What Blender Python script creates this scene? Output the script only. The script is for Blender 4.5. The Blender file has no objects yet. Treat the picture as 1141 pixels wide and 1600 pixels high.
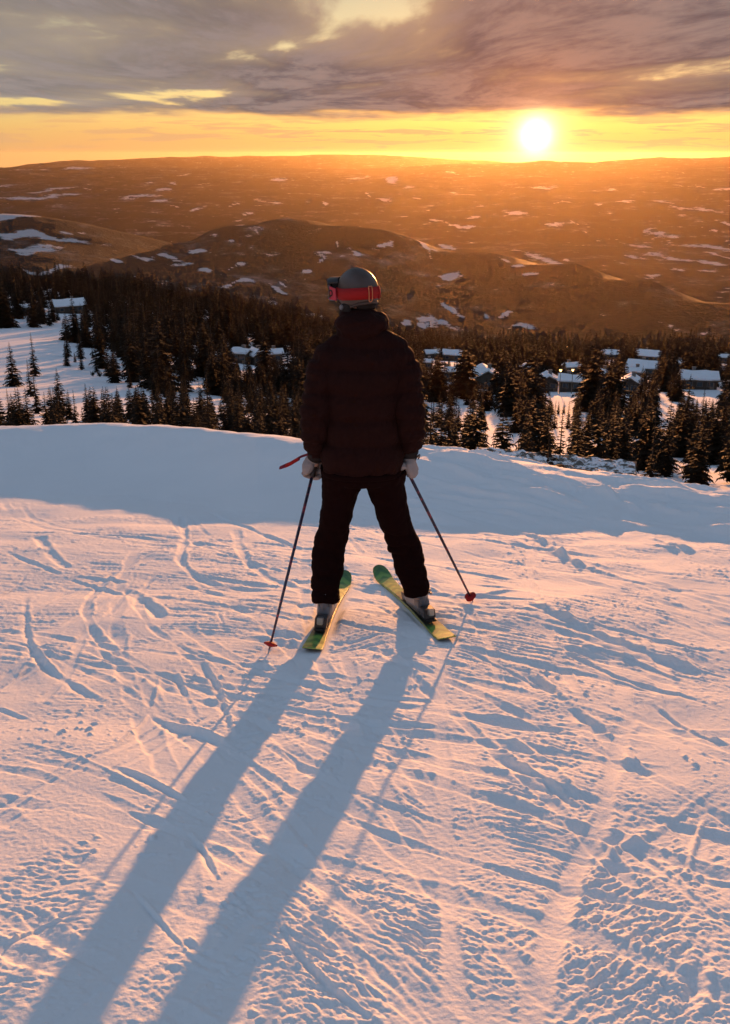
import bpy, bmesh, math, random
import numpy as np
from mathutils import Vector, Matrix, Euler

random.seed(7)
R = math.radians
scene = bpy.context.scene
col = scene.collection

# ------------------------------------------------------------------ camera
F_PX, IMG_W, IMG_H, HORIZON = 1600.0, 1141.0, 1600.0, 240.0
PITCH = math.atan((IMG_H / 2 - HORIZON) / F_PX)        # camera looks this much below the horizontal
EYE = 1.55
cam_data = bpy.data.cameras.new('camera')
cam_data.sensor_fit = 'VERTICAL'
cam_data.sensor_height = 36.0
cam_data.lens = 36.0 * F_PX / IMG_H
cam_data.clip_start = 0.05
cam_data.clip_end = 300000.0
cam = bpy.data.objects.new('camera', cam_data)
cam.location = (0, 0, EYE)
cam.rotation_euler = (math.pi / 2 - PITCH, 0, 0)
col.objects.link(cam)
scene.camera = cam

# ------------------------------------------------------------------ light
SUN_AZ, SUN_EL = R(8.9), R(0.9)                        # to the right of straight ahead; height above the horizon
sun_dir = Vector((math.sin(SUN_AZ) * math.cos(SUN_EL), math.cos(SUN_AZ) * math.cos(SUN_EL), math.sin(SUN_EL)))
sd = bpy.data.lights.new('sun', 'SUN')
sd.energy = 3.1
sd.angle = R(0.55)
sd.color = (1.0, 0.40, 0.13)
sun = bpy.data.objects.new('sun', sd)
sun.rotation_euler = (-sun_dir).to_track_quat('-Z', 'Y').to_euler()
sun.location = sun_dir * 50
col.objects.link(sun)

scene.view_settings.view_transform = 'Standard'
scene.view_settings.look = 'None'
scene.view_settings.gamma = 1.0
scene.view_settings.exposure = 1.55
scene.view_settings.use_curve_mapping = False
scene.render.engine = 'CYCLES'
cy = scene.cycles
cy.use_denoising = True
cy.max_bounces = 4
cy.diffuse_bounces = 2
cy.glossy_bounces = 2
cy.transmission_bounces = 2
cy.volume_bounces = 0
cy.transparent_max_bounces = 6
cy.sample_clamp_indirect = 6.0
cy.use_adaptive_sampling = True
cy.adaptive_threshold = 0.02

# ------------------------------------------------------------------ node helper
class NT:
    def __init__(self, tree):
        self.t = tree
    def n(self, kind, **kw):
        nd = self.t.nodes.new(kind)
        for k, v in kw.items():
            setattr(nd, k, v)
        return nd
    def put(self, sock, v):
        if isinstance(v, bpy.types.NodeSocket):
            self.t.links.new(v, sock)
        elif v is not None:
            if sock.type == 'RGBA' and not isinstance(v, (int, float)) and len(v) == 3:
                v = (*v, 1.0)
            sock.default_value = v
    def math(self, op, a, b=None, c=None, clamp=False):
        nd = self.n('ShaderNodeMath', operation=op, use_clamp=clamp)
        for i, v in enumerate((a, b, c)):
            self.put(nd.inputs[i], v)
        return nd.outputs[0]
    def add(self, a, b): return self.math('ADD', a, b)
    def sub(self, a, b): return self.math('SUBTRACT', a, b)
    def mul(self, a, b): return self.math('MULTIPLY', a, b)
    def vmath(self, op, a, b=None):
        nd = self.n('ShaderNodeVectorMath', operation=op)
        self.put(nd.inputs[0], a)
        if b is not None:
            self.put(nd.inputs[1], b)
        return nd.outputs['Value'] if op in ('DOT_PRODUCT', 'LENGTH', 'DISTANCE') else nd.outputs['Vector']
    def ramp(self, fac, lo, hi, a=0.0, b=1.0, smooth=True):
        nd = self.n('ShaderNodeMapRange', interpolation_type='SMOOTHSTEP' if smooth else 'LINEAR')
        nd.clamp = True
        for i, v in enumerate((fac, lo, hi, a, b)):
            self.put(nd.inputs[i], v)
        return nd.outputs[0]
    def mix(self, fac, a, b, blend='MIX'):
        nd = self.n('ShaderNodeMix', data_type='RGBA', blend_type=blend)
        self.put(nd.inputs[0], fac)
        self.put(nd.inputs[6], a)
        self.put(nd.inputs[7], b)
        return nd.outputs[2]
    def noise(self, vec, scale, detail=4.0, rough=0.55, lac=2.0, dist=0.0, color=False):
        nd = self.n('ShaderNodeTexNoise')
        self.put(nd.inputs['Vector'], vec)
        nd.inputs['Scale'].default_value = scale
        nd.inputs['Detail'].default_value = detail
        nd.inputs['Roughness'].default_value = rough
        nd.inputs['Lacunarity'].default_value = lac
        nd.inputs['Distortion'].default_value = dist
        return nd.outputs['Color' if color else 'Fac']
    def voronoi(self, vec, scale, feature='F1'):
        nd = self.n('ShaderNodeTexVoronoi', feature=feature)
        self.put(nd.inputs['Vector'], vec)
        nd.inputs['Scale'].default_value = scale
        return nd
    def comb(self, x, y, z):
        nd = self.n('ShaderNodeCombineXYZ')
        for i, v in enumerate((x, y, z)):
            self.put(nd.inputs[i], v)
        return nd.outputs[0]
    def sep(self, v):
        nd = self.n('ShaderNodeSeparateXYZ')
        self.put(nd.inputs[0], v)
        return nd.outputs

# ------------------------------------------------------------------ sky
def build_world():
    w = bpy.data.worlds.new('World')
    scene.world = w
    w.use_nodes = True
    t = w.node_tree
    t.nodes.clear()
    k = NT(t)
    sky = k.n('ShaderNodeTexSky', sky_type='NISHITA')
    sky.sun_disc = False
    sky.sun_elevation = SUN_EL
    sky.sun_rotation = SUN_AZ
    sky.altitude = 850
    sky.air_density = 1.0
    sky.dust_density = 0.5
    sky.ozone_density = 1.4
    d = k.n('ShaderNodeTexCoord').outputs['Generated']
    x, y, z = k.sep(d)
    el = k.mul(k.math('ARCSINE', z), 57.29578)                     # degrees above the horizon
    az = k.mul(k.math('ARCTAN2', x, y), 57.29578)
    sdot = k.vmath('DOT_PRODUCT', d, tuple(sun_dir))
    sang = k.mul(k.math('ARCCOSINE', k.math('MINIMUM', sdot, 0.9999999)), 57.29578)
    # a cloud deck at one height: the view ray is cut with a plane overhead
    zz = k.add(k.math('MAXIMUM', z, 0.0), 0.022)
    u = k.math('DIVIDE', x, zz)
    v = k.math('DIVIDE', y, zz)
    p = k.comb(u, k.mul(v, 0.36), 3.7)
    warp = k.noise(p, 0.30, 2.0, 0.5, color=True)
    pw = k.vmath('ADD', p, k.vmath('MULTIPLY', k.vmath('SUBTRACT', warp, (0.5, 0.5, 0.5)), (2.2, 2.2, 0.0)))
    n1 = k.noise(pw, 0.42, 5.0, 0.56)
    n2 = k.noise(pw, 1.7, 5.0, 0.68)
    dens = k.add(k.mul(n1, 0.75), k.mul(n2, 0.25))
    # openings in the deck and its far edge, low over the horizon
    def blob(a0, e0, ra, re):
        q = k.add(k.math('POWER', k.mul(k.sub(az, a0), 1 / ra), 2.0), k.math('POWER', k.mul(k.sub(el, e0), 1 / re), 2.0))
        return k.math('EXPONENT', k.mul(q, -1.0))
    hole = k.add(k.add(k.mul(blob(-0.3, 7.0, 3.2, 1.1), 0.150), k.mul(blob(-15.0, 5.2, 4.0, 1.2), 0.085)),
                 k.add(k.mul(blob(-17.5, 2.45, 5.5, 0.24), 0.15), k.mul(blob(12.0, 7.3, 4.0, 0.5), 0.10)))
    hole = k.add(hole, k.mul(blob(-4.5, 5.2, 4.5, 0.9), 0.085))
    hole = k.add(hole, k.mul(blob(-9.2, 2.9, 3.5, 0.22), 0.11))
    edge = k.add(el, k.add(k.mul(k.sub(n1, 0.5), 1.1), k.mul(k.sub(k.noise(k.comb(k.mul(az, 0.13), k.mul(el, 0.9), 1.0), 2.0, 3.0, 0.6), 0.5), 0.9)))
    deck = k.ramp(edge, 1.50, 2.20)
    over = k.ramp(el, 9.0, 40.0)                                  # overhead the deck breaks up
    thr = k.add(k.sub(k.ramp(over, 0.0, 1.0, 0.335, 0.40), k.mul(k.ramp(az, 3.0, 9.0, 0.0, 0.07), k.ramp(el, 6.0, 9.0, 1.0, 0.0))), hole)
    cover = k.mul(k.ramp(k.sub(dens, thr), -0.02, 0.085), deck)
    near = k.math('EXPONENT', k.mul(sang, -0.115))
    # thin bars of cloud in the clear strip
    pb = k.comb(k.mul(az, 0.11), k.mul(el, 1.5), 9.0)
    nb = k.noise(pb, 2.1, 4.0, 0.62, dist=0.4)
    bars = k.mul(k.ramp(nb, 0.50, 0.62), k.mul(k.ramp(el, 0.15, 0.5), k.ramp(el, 1.5, 2.1, 1.0, 0.0)))
    bars = k.math('MINIMUM', k.add(k.mul(bars, 0.55), k.add(k.ramp(el, 0.25, 2.2, 0.62, 0.0), k.mul(near, 0.22))), 0.92)
    # cloud light: grey-violet body, redder near the sun, thin rims brighter
    body = k.mix(k.ramp(k.add(k.mul(n2, 0.6), k.mul(n1, 0.4)), 0.40, 0.61), (0.036, 0.034, 0.040), (0.098, 0.085, 0.082))
    body = k.mix(k.ramp(az, -22.0, -2.0, 0.45, 0.0), body, (0.125, 0.112, 0.102))
    red = k.mix(k.ramp(n2, 0.35, 0.65), (0.12, 0.042, 0.024), (0.20, 0.072, 0.034))
    body = k.mix(k.mul(near, 0.85), body, red)
    rim = k.ramp(k.sub(dens, thr), 0.0, 0.20, 1.0, 0.0)
    rimc = k.mix(near, (0.20, 0.165, 0.115), (0.45, 0.20, 0.06))
    body = k.mix(k.mul(rim, 0.55), body, rimc)
    lowrim = k.mul(k.ramp(edge, 1.75, 2.35, 1.0, 0.0), 0.75)
    body = k.mix(lowrim, body, k.mix(near, (0.26, 0.15, 0.065), (0.55, 0.23, 0.06)))
    body = k.mix(over, body, (0.137, 0.193, 0.280))
    barc = k.mix(near, (0.27, 0.150, 0.066), (0.40, 0.18, 0.070))
    # clear air: the physical sky, and near the horizon the thick glowing haze of a sunset
    clear = k.n('ShaderNodeBackground')
    k.put(clear.inputs['Color'], sky.outputs[0])
    clear.inputs['Strength'].default_value = 0.05
    hz = k.mul(k.ramp(el, 0.0, 16.0, 1.0, 0.0), k.ramp(k.math('ABSOLUTE', k.sub(az, 8.9)), 30.0, 110.0, 1.0, 0.12))
    glowc = k.mix(k.ramp(el, 0.0, 5.0), (0.42, 0.40, 0.24), (0.90, 0.84, 0.50))
    hzb = k.n('ShaderNodeBackground')
    k.put(hzb.inputs['Color'], glowc)
    k.put(hzb.inputs['Strength'], k.mul(hz, 0.16))
    base = k.n('ShaderNodeAddShader')
    t.links.new(clear.outputs[0], base.inputs[0])
    t.links.new(hzb.outputs[0], base.inputs[1])
    cb = k.n('ShaderNodeBackground')
    k.put(cb.inputs['Color'], body)
    cb.inputs['Strength'].default_value = 1.0
    bb = k.n('ShaderNodeBackground')
    k.put(bb.inputs['Color'], barc)
    m0 = k.n('ShaderNodeMixShader')
    t.links.new(bars, m0.inputs[0]); t.links.new(base.outputs[0], m0.inputs[1]); t.links.new(bb.outputs[0], m0.inputs[2])
    m1 = k.n('ShaderNodeMixShader')
    t.links.new(cover, m1.inputs[0]); t.links.new(m0.outputs[0], m1.inputs[1]); t.links.new(cb.outputs[0], m1.inputs[2])
    # the sun itself and its aureole in the thin air
    disc = k.math('EXPONENT', k.mul(k.math('POWER', k.mul(sang, 1 / 0.52), 1.35), -1.0))
    aur = k.math('EXPONENT', k.mul(sang, -1.15))
    aur2 = k.math('EXPONENT', k.mul(sang, -0.33))
    sc = k.vmath('ADD', k.vmath('MULTIPLY', k.comb(disc, disc, disc), (2.6, 1.7, 0.95)),
                 k.vmath('ADD', k.vmath('MULTIPLY', k.comb(aur, aur, aur), (0.85, 0.42, 0.20)),
                         k.vmath('MULTIPLY', k.comb(aur2, aur2, aur2), (0.055, 0.018, 0.008))))
    sb = k.n('ShaderNodeBackground')
    k.put(sb.inputs['Color'], sc)
    k.put(sb.inputs['Strength'], k.sub(1.0, k.mul(cover, 0.25)))
    fin = k.n('ShaderNodeAddShader')
    t.links.new(m1.outputs[0], fin.inputs[0]); t.links.new(sb.outputs[0], fin.inputs[1])
    out = k.n('ShaderNodeOutputWorld')
    t.links.new(fin.outputs[0], out.inputs['Surface'])
    w.cycles.sampling_method = 'MANUAL'
    w.cycles.sample_map_resolution = 1024
build_world()
# ------------------------------------------------------------------ numeric noise for terrain
_perm = np.random.RandomState(11).permutation(4096).astype(np.int32)
_ang = np.random.RandomState(12).rand(4096) * 2 * np.pi
_gx, _gy = np.cos(_ang).astype(np.float32), np.sin(_ang).astype(np.float32)
def perlin(x, y, seed=0):
    x = np.asarray(x) + seed * 17.31; y = np.asarray(y) - seed * 9.73
    fx = np.floor(x); fy = np.floor(y)
    xf = (x - fx).astype(np.float32); yf = (y - fy).astype(np.float32)
    xi = (fx.astype(np.int32) + seed * 131) & 4095; yi = fy.astype(np.int32)
    u = xf * xf * xf * (xf * (xf * 6 - 15) + 10)
    v = yf * yf * yf * (yf * (yf * 6 - 15) + 10)
    p0 = _perm[xi]; p1 = _perm[(xi + 1) & 4095]
    def g(p, iy, dx, dy):
        h = _perm[(p + iy) & 4095]
        return _gx[h] * dx + _gy[h] * dy
    a = g(p0, yi, xf, yf); b = g(p1, yi, xf - 1, yf)
    c = g(p0, yi + 1, xf, yf - 1); e = g(p1, yi + 1, xf - 1, yf - 1)
    ab = a + u * (b - a)
    return (ab + v * ((c + u * (e - c)) - ab)) * np.float32(1.5)
def fbm(x, y, octaves=4, seed=0, gain=0.5, lac=2.03):
    s = np.zeros_like(x); a = 1.0; f = 1.0
    for i in range(octaves):
        s += a * perlin(x * f, y * f, seed + i * 7)
        a *= gain; f *= lac
    return s
def smooth(x, a, b):
    t = np.clip((x - a) / (b - a), 0, 1)
    return t * t * (3 - 2 * t)

# ------------------------------------------------------------------ the near snow slope (shape without its small relief)
SLOPE = 0.178
# along each bearing (degrees): where the slope meets the level hollow, where the lip is, how high it is, how round
LIP = np.array([
    (-180.0, 90.0, 95.0, 0.0, 1.0), (-70.0, 60.0, 65.0, -4.0, 1.0), (-48.0, 14.0, 17.0, -1.75, 0.6),
    (-34.71, 12.44, 14.31, -1.763, 0.50),
    (-26.41, 11.40, 13.69, -1.757, 0.50),
    (-20.14, 10.86, 13.44, -1.752, 0.50),
    (-18.16, 10.72, 13.38, -1.751, 0.50),
    (-15.79, 10.58, 13.31, -1.750, 0.50),
    (-13.39, 10.23, 12.93, -1.710, 0.50),
    (-9.87, 9.61, 12.26, -1.625, 0.50),
    (-6.27, 8.71, 11.27, -1.483, 0.63),
    (-3.34, 8.46, 10.84, -1.447, 0.74),
    (-0.02, 8.39, 10.54, -1.440, 0.86),
    (3.50, 8.36, 10.22, -1.434, 1.05),
    (8.46, 8.27, 9.75, -1.427, 1.37),
    (12.09, 8.29, 9.39, -1.416, 1.60),
    (15.65, 8.28, 9.07, -1.397, 1.68),
    (18.07, 8.24, 8.91, -1.372, 1.74),
    (20.47, 8.14, 8.73, -1.334, 1.80),
    (27.12, 7.99, 8.52, -1.243, 1.80),
    (34.20, 7.96, 8.43, -1.147, 1.80),
    (48.0, 8.0, 10.0, -0.9, 1.8), (70.0, 50.0, 55.0, -3.0, 1.5), (180.0, 90.0, 95.0, 0.0, 1.0)
])
def near_z(x, y):
    x = np.asarray(x, float); y = np.asarray(y, float)
    r = np.hypot(x, y); b = np.degrees(np.arctan2(x, y))
    re, rl, zl, rd = (np.interp(b, LIP[:, 0], LIP[:, i]) for i in (1, 2, 3, 4))
    cs = np.maximum(np.cos(np.radians(b)), -1)
    z1 = -SLOPE * r * cs
    ze = -SLOPE * re * np.maximum(cs, 0.2)
    # hollow between the slope's foot and the lip
    q = np.clip((r - re) / np.maximum(rl - re, 0.1), 0, 1)
    hol = ze + (zl - ze) * (q ** 1.6) - np.interp(b, [-6, 9], [0.085, 0.012]) * np.sin(np.pi * q) ** 1.2 * np.minimum(1.0, (rl - re) / 3.0)
    # smooth joint at the slope's foot
    k = 0.10
    h = np.clip(0.5 + 0.5 * (hol - z1) / k, 0, 1)
    z_in = np.where(r < re - 0.9, z1, np.maximum(z1, hol))
    d = np.clip(r - rl, 0, None)
    fall = np.where(d < rd, 0.5 * 0.42 * d * d / rd, 0.21 * rd + 0.42 * (d - rd))
    return np.where(r <= rl, z_in, zl - fall)

# ------------------------------------------------------------------ the wide terrain: profiles along bearings (distance m, height m)
TERR_R = np.array([
    10, 20, 40, 70, 100, 140, 180, 230, 280, 360, 450, 540, 620, 720, 900, 1200, 1600, 2200, 2450, 2700, 2900, 3100, 3300, 3500, 3700, 3900, 4300, 5000, 6200, 7500, 9000, 11000, 14000, 18000, 23000, 26000, 30000, 34000, 38000, 40000, 44000
])
TERR_B = np.array([
    -180.00, -85.00, -37.73, -33.10, -27.93, -24.56, -21.91, -20.08, -19.16, -18.22, -17.27, -16.31, -15.34, -14.36, -13.38, -12.38, -11.38, -10.37, -9.35, -8.33, -7.30, -6.27, -5.24, -4.20, -3.15, -2.11, -1.06, -0.02, 1.03, 2.07, 3.12, 4.16, 5.20, 6.24, 7.27, 8.30, 9.32, 10.34, 11.34, 12.35, 13.34, 14.33, 15.31, 16.28, 17.24, 18.19, 19.12, 20.05, 22.77, 25.39, 28.17, 32.08, 37.92, 85.00, 180.00
])
TERR_Z = np.array([
    (-5.5, -4.0, -1.0, 6.5, 10.0, 10.0, 10.0, 10.0, 10.0, 10.0, 10.0, 10.0, 10.0, 10.0, 10.0, 10.0, 10.0, 10.0, 10.0, 10.0, 10.0, 10.0, 10.0, 10.0, 10.0, 10.0, 10.0, 10.0, 10.0, 10.0, 10.0, 10.0, 10.0, 10.0, 10.0, 10.0, 10.0, 10.0, 10.0, 10.0, 10.0),
    (-4.5, -5.0, -6.0, -7.5, -9.0, -11.0, -13.0, -15.5, -18.0, -22.0, -26.5, -31.0, -35.0, -40.0, -49.0, -64.0, -64.0, -64.0, -64.0, -64.0, -64.0, -64.0, -64.0, -64.0, -64.0, -64.0, -64.0, -64.0, -64.0, -64.0, -64.0, -64.0, -64.0, -64.0, -64.0, -64.0, -64.0, -64.0, -64.0, -64.0, -64.0),
    (-5.0, -8.5, -15.0, -13.3, -18.4, -24.0, -28.7, -33.3, -37.1, -41.6, -46.8, -52.4, -57.8, -72.1, -93.9, -127.9, -171.1, -237.9, -221.5, -207.9, -194.6, -178.8, -160.4, -139.3, -214.1, -288.8, -438.3, -700.0, -700.0, -700.0, -700.0, -561.0, -438.7, -325.4, -222.7, -282.7, -450.0, -450.0, -452.9, -500.0, -500.0),
    (-5.0, -8.5, -15.0, -14.3, -19.7, -25.6, -30.6, -35.4, -39.4, -44.2, -49.7, -55.6, -61.3, -76.5, -99.6, -135.8, -181.5, -252.4, -234.8, -220.3, -206.2, -189.4, -169.8, -147.5, -221.2, -294.8, -442.2, -700.0, -700.0, -700.0, -700.0, -564.8, -445.7, -335.4, -235.5, -295.5, -450.0, -450.0, -478.8, -500.0, -500.0),
    (-5.0, -8.5, -15.0, -15.2, -21.0, -27.2, -32.4, -37.6, -41.8, -46.8, -52.6, -58.8, -64.8, -80.9, -105.3, -143.5, -191.8, -266.6, -247.9, -232.5, -217.5, -199.7, -179.0, -155.5, -228.1, -300.7, -445.9, -700.0, -700.0, -700.0, -700.0, -568.4, -452.5, -345.2, -247.9, -307.9, -450.0, -450.0, -504.0, -500.0, -500.0),
    (-5.0, -8.5, -15.0, -15.7, -21.7, -28.1, -33.5, -38.8, -43.1, -48.2, -54.2, -60.6, -66.8, -83.3, -108.5, -147.8, -197.6, -274.7, -255.3, -239.4, -223.9, -205.5, -184.3, -160.0, -232.0, -304.0, -448.0, -700.0, -700.0, -700.0, -700.0, -570.4, -456.4, -350.7, -255.0, -315.0, -450.0, -450.0, -518.2, -500.0, -500.0),
    (-5.0, -8.5, -15.0, -16.1, -22.2, -28.8, -34.2, -39.6, -44.0, -49.3, -55.4, -61.9, -68.2, -85.1, -110.8, -150.9, -201.7, -280.4, -260.5, -244.3, -228.4, -209.7, -187.9, -163.1, -234.7, -306.3, -449.5, -700.0, -700.0, -700.0, -700.0, -571.9, -459.0, -354.5, -259.9, -319.9, -450.0, -450.0, -528.2, -500.0, -500.0),
    (-5.0, -8.5, -15.0, -16.4, -22.5, -29.2, -34.7, -40.2, -44.6, -49.9, -56.1, -62.7, -69.1, -86.2, -112.2, -152.8, -204.3, -284.0, -263.8, -247.3, -231.2, -212.2, -190.2, -165.1, -236.4, -307.8, -450.4, -700.0, -700.0, -700.0, -700.0, -572.7, -460.7, -357.0, -262.9, -322.9, -450.0, -450.0, -534.4, -500.0, -500.0),
    (-5.0, -8.5, -15.0, -16.5, -22.7, -29.4, -34.9, -40.4, -44.9, -50.2, -56.4, -63.1, -69.5, -86.7, -112.9, -153.7, -205.5, -285.7, -265.3, -248.7, -232.6, -213.5, -191.3, -166.1, -237.3, -308.4, -450.8, -700.0, -700.0, -700.0, -700.0, -573.2, -461.5, -358.1, -264.4, -324.4, -450.0, -450.0, -537.4, -500.0, -500.0),
    (-5.0, -8.5, -15.0, -16.6, -22.8, -29.6, -35.2, -40.7, -45.2, -50.6, -56.9, -63.6, -70.1, -87.5, -113.9, -155.1, -207.3, -288.2, -268.1, -251.6, -235.6, -216.7, -194.7, -169.6, -240.3, -311.1, -452.5, -700.0, -700.0, -700.0, -700.0, -571.0, -457.4, -352.2, -256.8, -316.8, -450.0, -450.0, -433.4, -500.0, -500.0),
    (-5.0, -8.5, -15.0, -16.7, -23.0, -29.8, -35.5, -41.0, -45.6, -51.0, -57.4, -64.2, -70.8, -88.3, -114.9, -156.6, -209.3, -290.9, -271.1, -255.1, -239.4, -220.7, -199.1, -174.3, -244.4, -314.5, -454.7, -700.0, -700.0, -700.0, -700.0, -568.1, -452.0, -344.5, -247.0, -307.0, -450.0, -450.0, -320.8, -500.0, -500.0),
    (-5.0, -8.5, -15.0, -16.9, -23.2, -30.0, -35.7, -41.3, -45.9, -51.4, -57.9, -64.8, -71.5, -89.1, -116.0, -158.0, -211.1, -293.5, -274.8, -259.9, -245.1, -227.5, -206.8, -183.1, -252.0, -321.0, -458.8, -700.0, -700.0, -700.0, -700.0, -565.6, -447.3, -337.7, -238.4, -298.4, -450.0, -450.0, -263.8, -500.0, -500.0),
    (-5.0, -8.5, -15.0, -17.0, -23.3, -30.2, -35.9, -41.6, -46.2, -51.8, -58.4, -65.4, -72.2, -89.9, -117.0, -159.4, -213.0, -296.0, -279.0, -265.7, -252.3, -236.1, -216.9, -194.8, -262.0, -329.4, -464.1, -699.9, -700.0, -700.0, -700.0, -566.1, -448.2, -339.1, -240.1, -300.1, -450.0, -450.0, -223.9, -500.0, -500.0),
    (-5.0, -8.5, -15.0, -17.1, -23.5, -30.4, -36.2, -41.9, -46.6, -52.2, -58.9, -66.0, -72.8, -90.7, -118.0, -160.7, -214.8, -298.5, -283.5, -272.1, -260.3, -245.8, -228.5, -208.3, -270.4, -336.0, -467.4, -697.3, -700.0, -700.0, -700.0, -568.7, -453.1, -346.0, -249.0, -309.0, -450.0, -450.0, -189.1, -500.0, -500.0),
    (-5.0, -8.5, -15.0, -17.2, -23.6, -30.6, -36.4, -42.1, -46.9, -52.6, -59.3, -66.5, -73.5, -91.5, -119.0, -162.1, -216.6, -301.1, -288.4, -279.3, -269.5, -257.1, -241.9, -224.0, -276.4, -340.2, -467.8, -691.2, -700.0, -700.0, -700.0, -571.4, -458.1, -353.2, -258.1, -318.1, -450.0, -450.0, -172.0, -500.0, -500.0),
    (-5.0, -8.5, -15.0, -17.4, -23.8, -30.9, -36.7, -42.5, -47.3, -53.3, -60.2, -67.7, -74.8, -93.1, -121.1, -164.8, -220.3, -306.1, -295.4, -288.3, -280.1, -269.3, -256.0, -240.0, -282.7, -344.6, -468.4, -685.1, -700.0, -700.0, -700.0, -574.0, -463.1, -360.4, -267.3, -327.3, -450.0, -450.0, -160.1, -500.0, -500.0),
    (-5.0, -8.5, -15.0, -17.6, -24.1, -31.2, -37.2, -43.1, -48.1, -54.4, -61.8, -69.7, -77.2, -96.0, -124.6, -169.6, -226.6, -314.9, -305.7, -300.1, -293.2, -283.8, -271.8, -257.2, -290.7, -350.5, -470.1, -679.4, -700.0, -700.0, -700.0, -576.7, -468.1, -367.6, -276.5, -336.5, -450.0, -450.0, -147.7, -500.0, -500.0),
    (-5.0, -8.5, -15.0, -17.8, -24.4, -31.6, -37.7, -43.7, -48.9, -55.6, -63.4, -71.8, -79.8, -98.9, -128.4, -174.6, -233.3, -324.1, -316.5, -312.5, -306.9, -298.8, -288.1, -274.8, -299.3, -357.0, -472.2, -673.8, -700.0, -700.0, -700.0, -579.3, -473.0, -374.5, -285.3, -345.3, -450.0, -450.0, -131.8, -500.0, -500.0),
    (-5.0, -8.5, -15.0, -18.0, -24.7, -32.0, -38.1, -44.4, -49.6, -56.7, -65.0, -73.9, -82.3, -101.9, -132.1, -179.6, -240.0, -333.3, -324.4, -319.2, -312.5, -303.2, -291.2, -276.5, -286.3, -344.2, -460.1, -662.8, -700.0, -700.0, -700.0, -580.7, -475.7, -378.4, -290.3, -350.3, -450.0, -450.0, -113.5, -500.0, -500.0),
    (-5.0, -8.5, -15.0, -18.2, -24.9, -32.4, -38.6, -45.0, -50.4, -57.9, -66.7, -76.0, -84.8, -104.9, -135.9, -184.6, -246.7, -342.5, -329.9, -321.2, -311.4, -298.8, -283.2, -264.7, -250.8, -311.4, -432.7, -644.9, -700.0, -700.0, -700.0, -581.0, -476.3, -379.3, -291.4, -351.4, -450.0, -450.0, -95.1, -500.0, -500.0),
    (-5.0, -8.5, -15.0, -18.4, -25.2, -32.7, -39.1, -45.5, -51.1, -59.0, -68.3, -78.1, -87.3, -107.8, -139.6, -189.6, -253.3, -351.6, -336.3, -324.9, -312.8, -297.7, -279.4, -258.0, -233.3, -279.9, -405.7, -625.7, -700.0, -700.0, -700.0, -581.2, -476.7, -379.8, -292.0, -352.0, -450.0, -450.0, -80.4, -500.0, -500.0),
    (-5.0, -8.5, -15.0, -18.6, -25.4, -33.1, -39.5, -46.1, -51.9, -60.2, -69.9, -80.1, -89.9, -110.8, -143.3, -194.6, -259.9, -360.7, -343.6, -330.6, -317.2, -300.5, -280.5, -257.2, -230.6, -252.5, -381.2, -606.4, -700.0, -700.0, -700.0, -581.4, -477.0, -380.3, -292.6, -352.6, -450.0, -450.0, -71.4, -500.0, -500.0),
    (-5.0, -8.5, -15.0, -18.7, -25.7, -33.4, -39.9, -46.7, -52.6, -61.3, -71.4, -82.2, -92.4, -113.7, -147.0, -199.5, -266.5, -369.7, -352.0, -338.4, -324.3, -307.0, -286.3, -262.1, -234.6, -230.2, -360.2, -587.8, -700.0, -700.0, -700.0, -581.5, -477.3, -380.7, -293.1, -353.1, -450.0, -450.0, -63.1, -500.0, -500.0),
    (-5.0, -8.5, -15.0, -18.9, -25.9, -33.8, -40.3, -47.2, -53.3, -62.4, -73.0, -84.2, -94.8, -116.6, -150.6, -204.3, -273.0, -378.7, -360.2, -346.1, -331.5, -313.5, -292.1, -267.1, -238.7, -215.4, -346.2, -575.0, -700.0, -700.0, -700.0, -581.7, -477.5, -381.0, -293.6, -353.6, -450.0, -450.0, -54.8, -500.0, -500.0),
    (-5.0, -8.5, -15.0, -19.1, -26.2, -34.1, -40.7, -47.7, -53.9, -63.4, -74.5, -86.2, -97.2, -119.4, -154.2, -209.1, -279.3, -387.3, -367.7, -352.5, -336.9, -317.9, -295.3, -269.1, -239.2, -223.9, -354.0, -581.7, -700.0, -700.0, -700.0, -581.8, -477.7, -381.3, -293.9, -353.9, -450.0, -450.0, -46.3, -500.0, -500.0),
    (-5.0, -8.5, -15.0, -19.2, -26.4, -34.4, -41.1, -48.2, -54.6, -64.4, -76.0, -88.1, -99.6, -122.2, -157.6, -213.7, -285.5, -395.9, -374.9, -358.4, -341.7, -321.4, -297.4, -269.7, -238.3, -239.5, -368.5, -594.2, -700.0, -700.0, -700.0, -581.8, -477.8, -381.4, -294.1, -354.1, -450.0, -450.0, -37.1, -500.0, -500.0),
    (-5.0, -8.5, -15.0, -19.4, -26.6, -34.7, -41.5, -48.7, -55.2, -65.5, -77.5, -90.1, -101.9, -124.9, -161.1, -218.3, -291.6, -404.3, -382.2, -364.5, -346.9, -325.5, -300.4, -271.4, -238.5, -256.6, -384.0, -607.0, -700.0, -700.0, -700.0, -581.9, -477.9, -381.6, -294.3, -354.3, -450.0, -450.0, -27.3, -500.0, -500.0),
    (-5.0, -8.5, -15.0, -19.5, -26.8, -34.9, -41.8, -49.2, -55.8, -66.5, -78.9, -92.0, -104.3, -127.6, -164.5, -222.9, -297.7, -412.6, -389.7, -371.3, -353.0, -330.9, -304.9, -275.0, -241.2, -276.0, -401.1, -620.0, -700.0, -700.0, -700.0, -581.9, -477.9, -381.6, -294.3, -354.3, -450.0, -450.0, -31.7, -500.0, -500.0),
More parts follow.
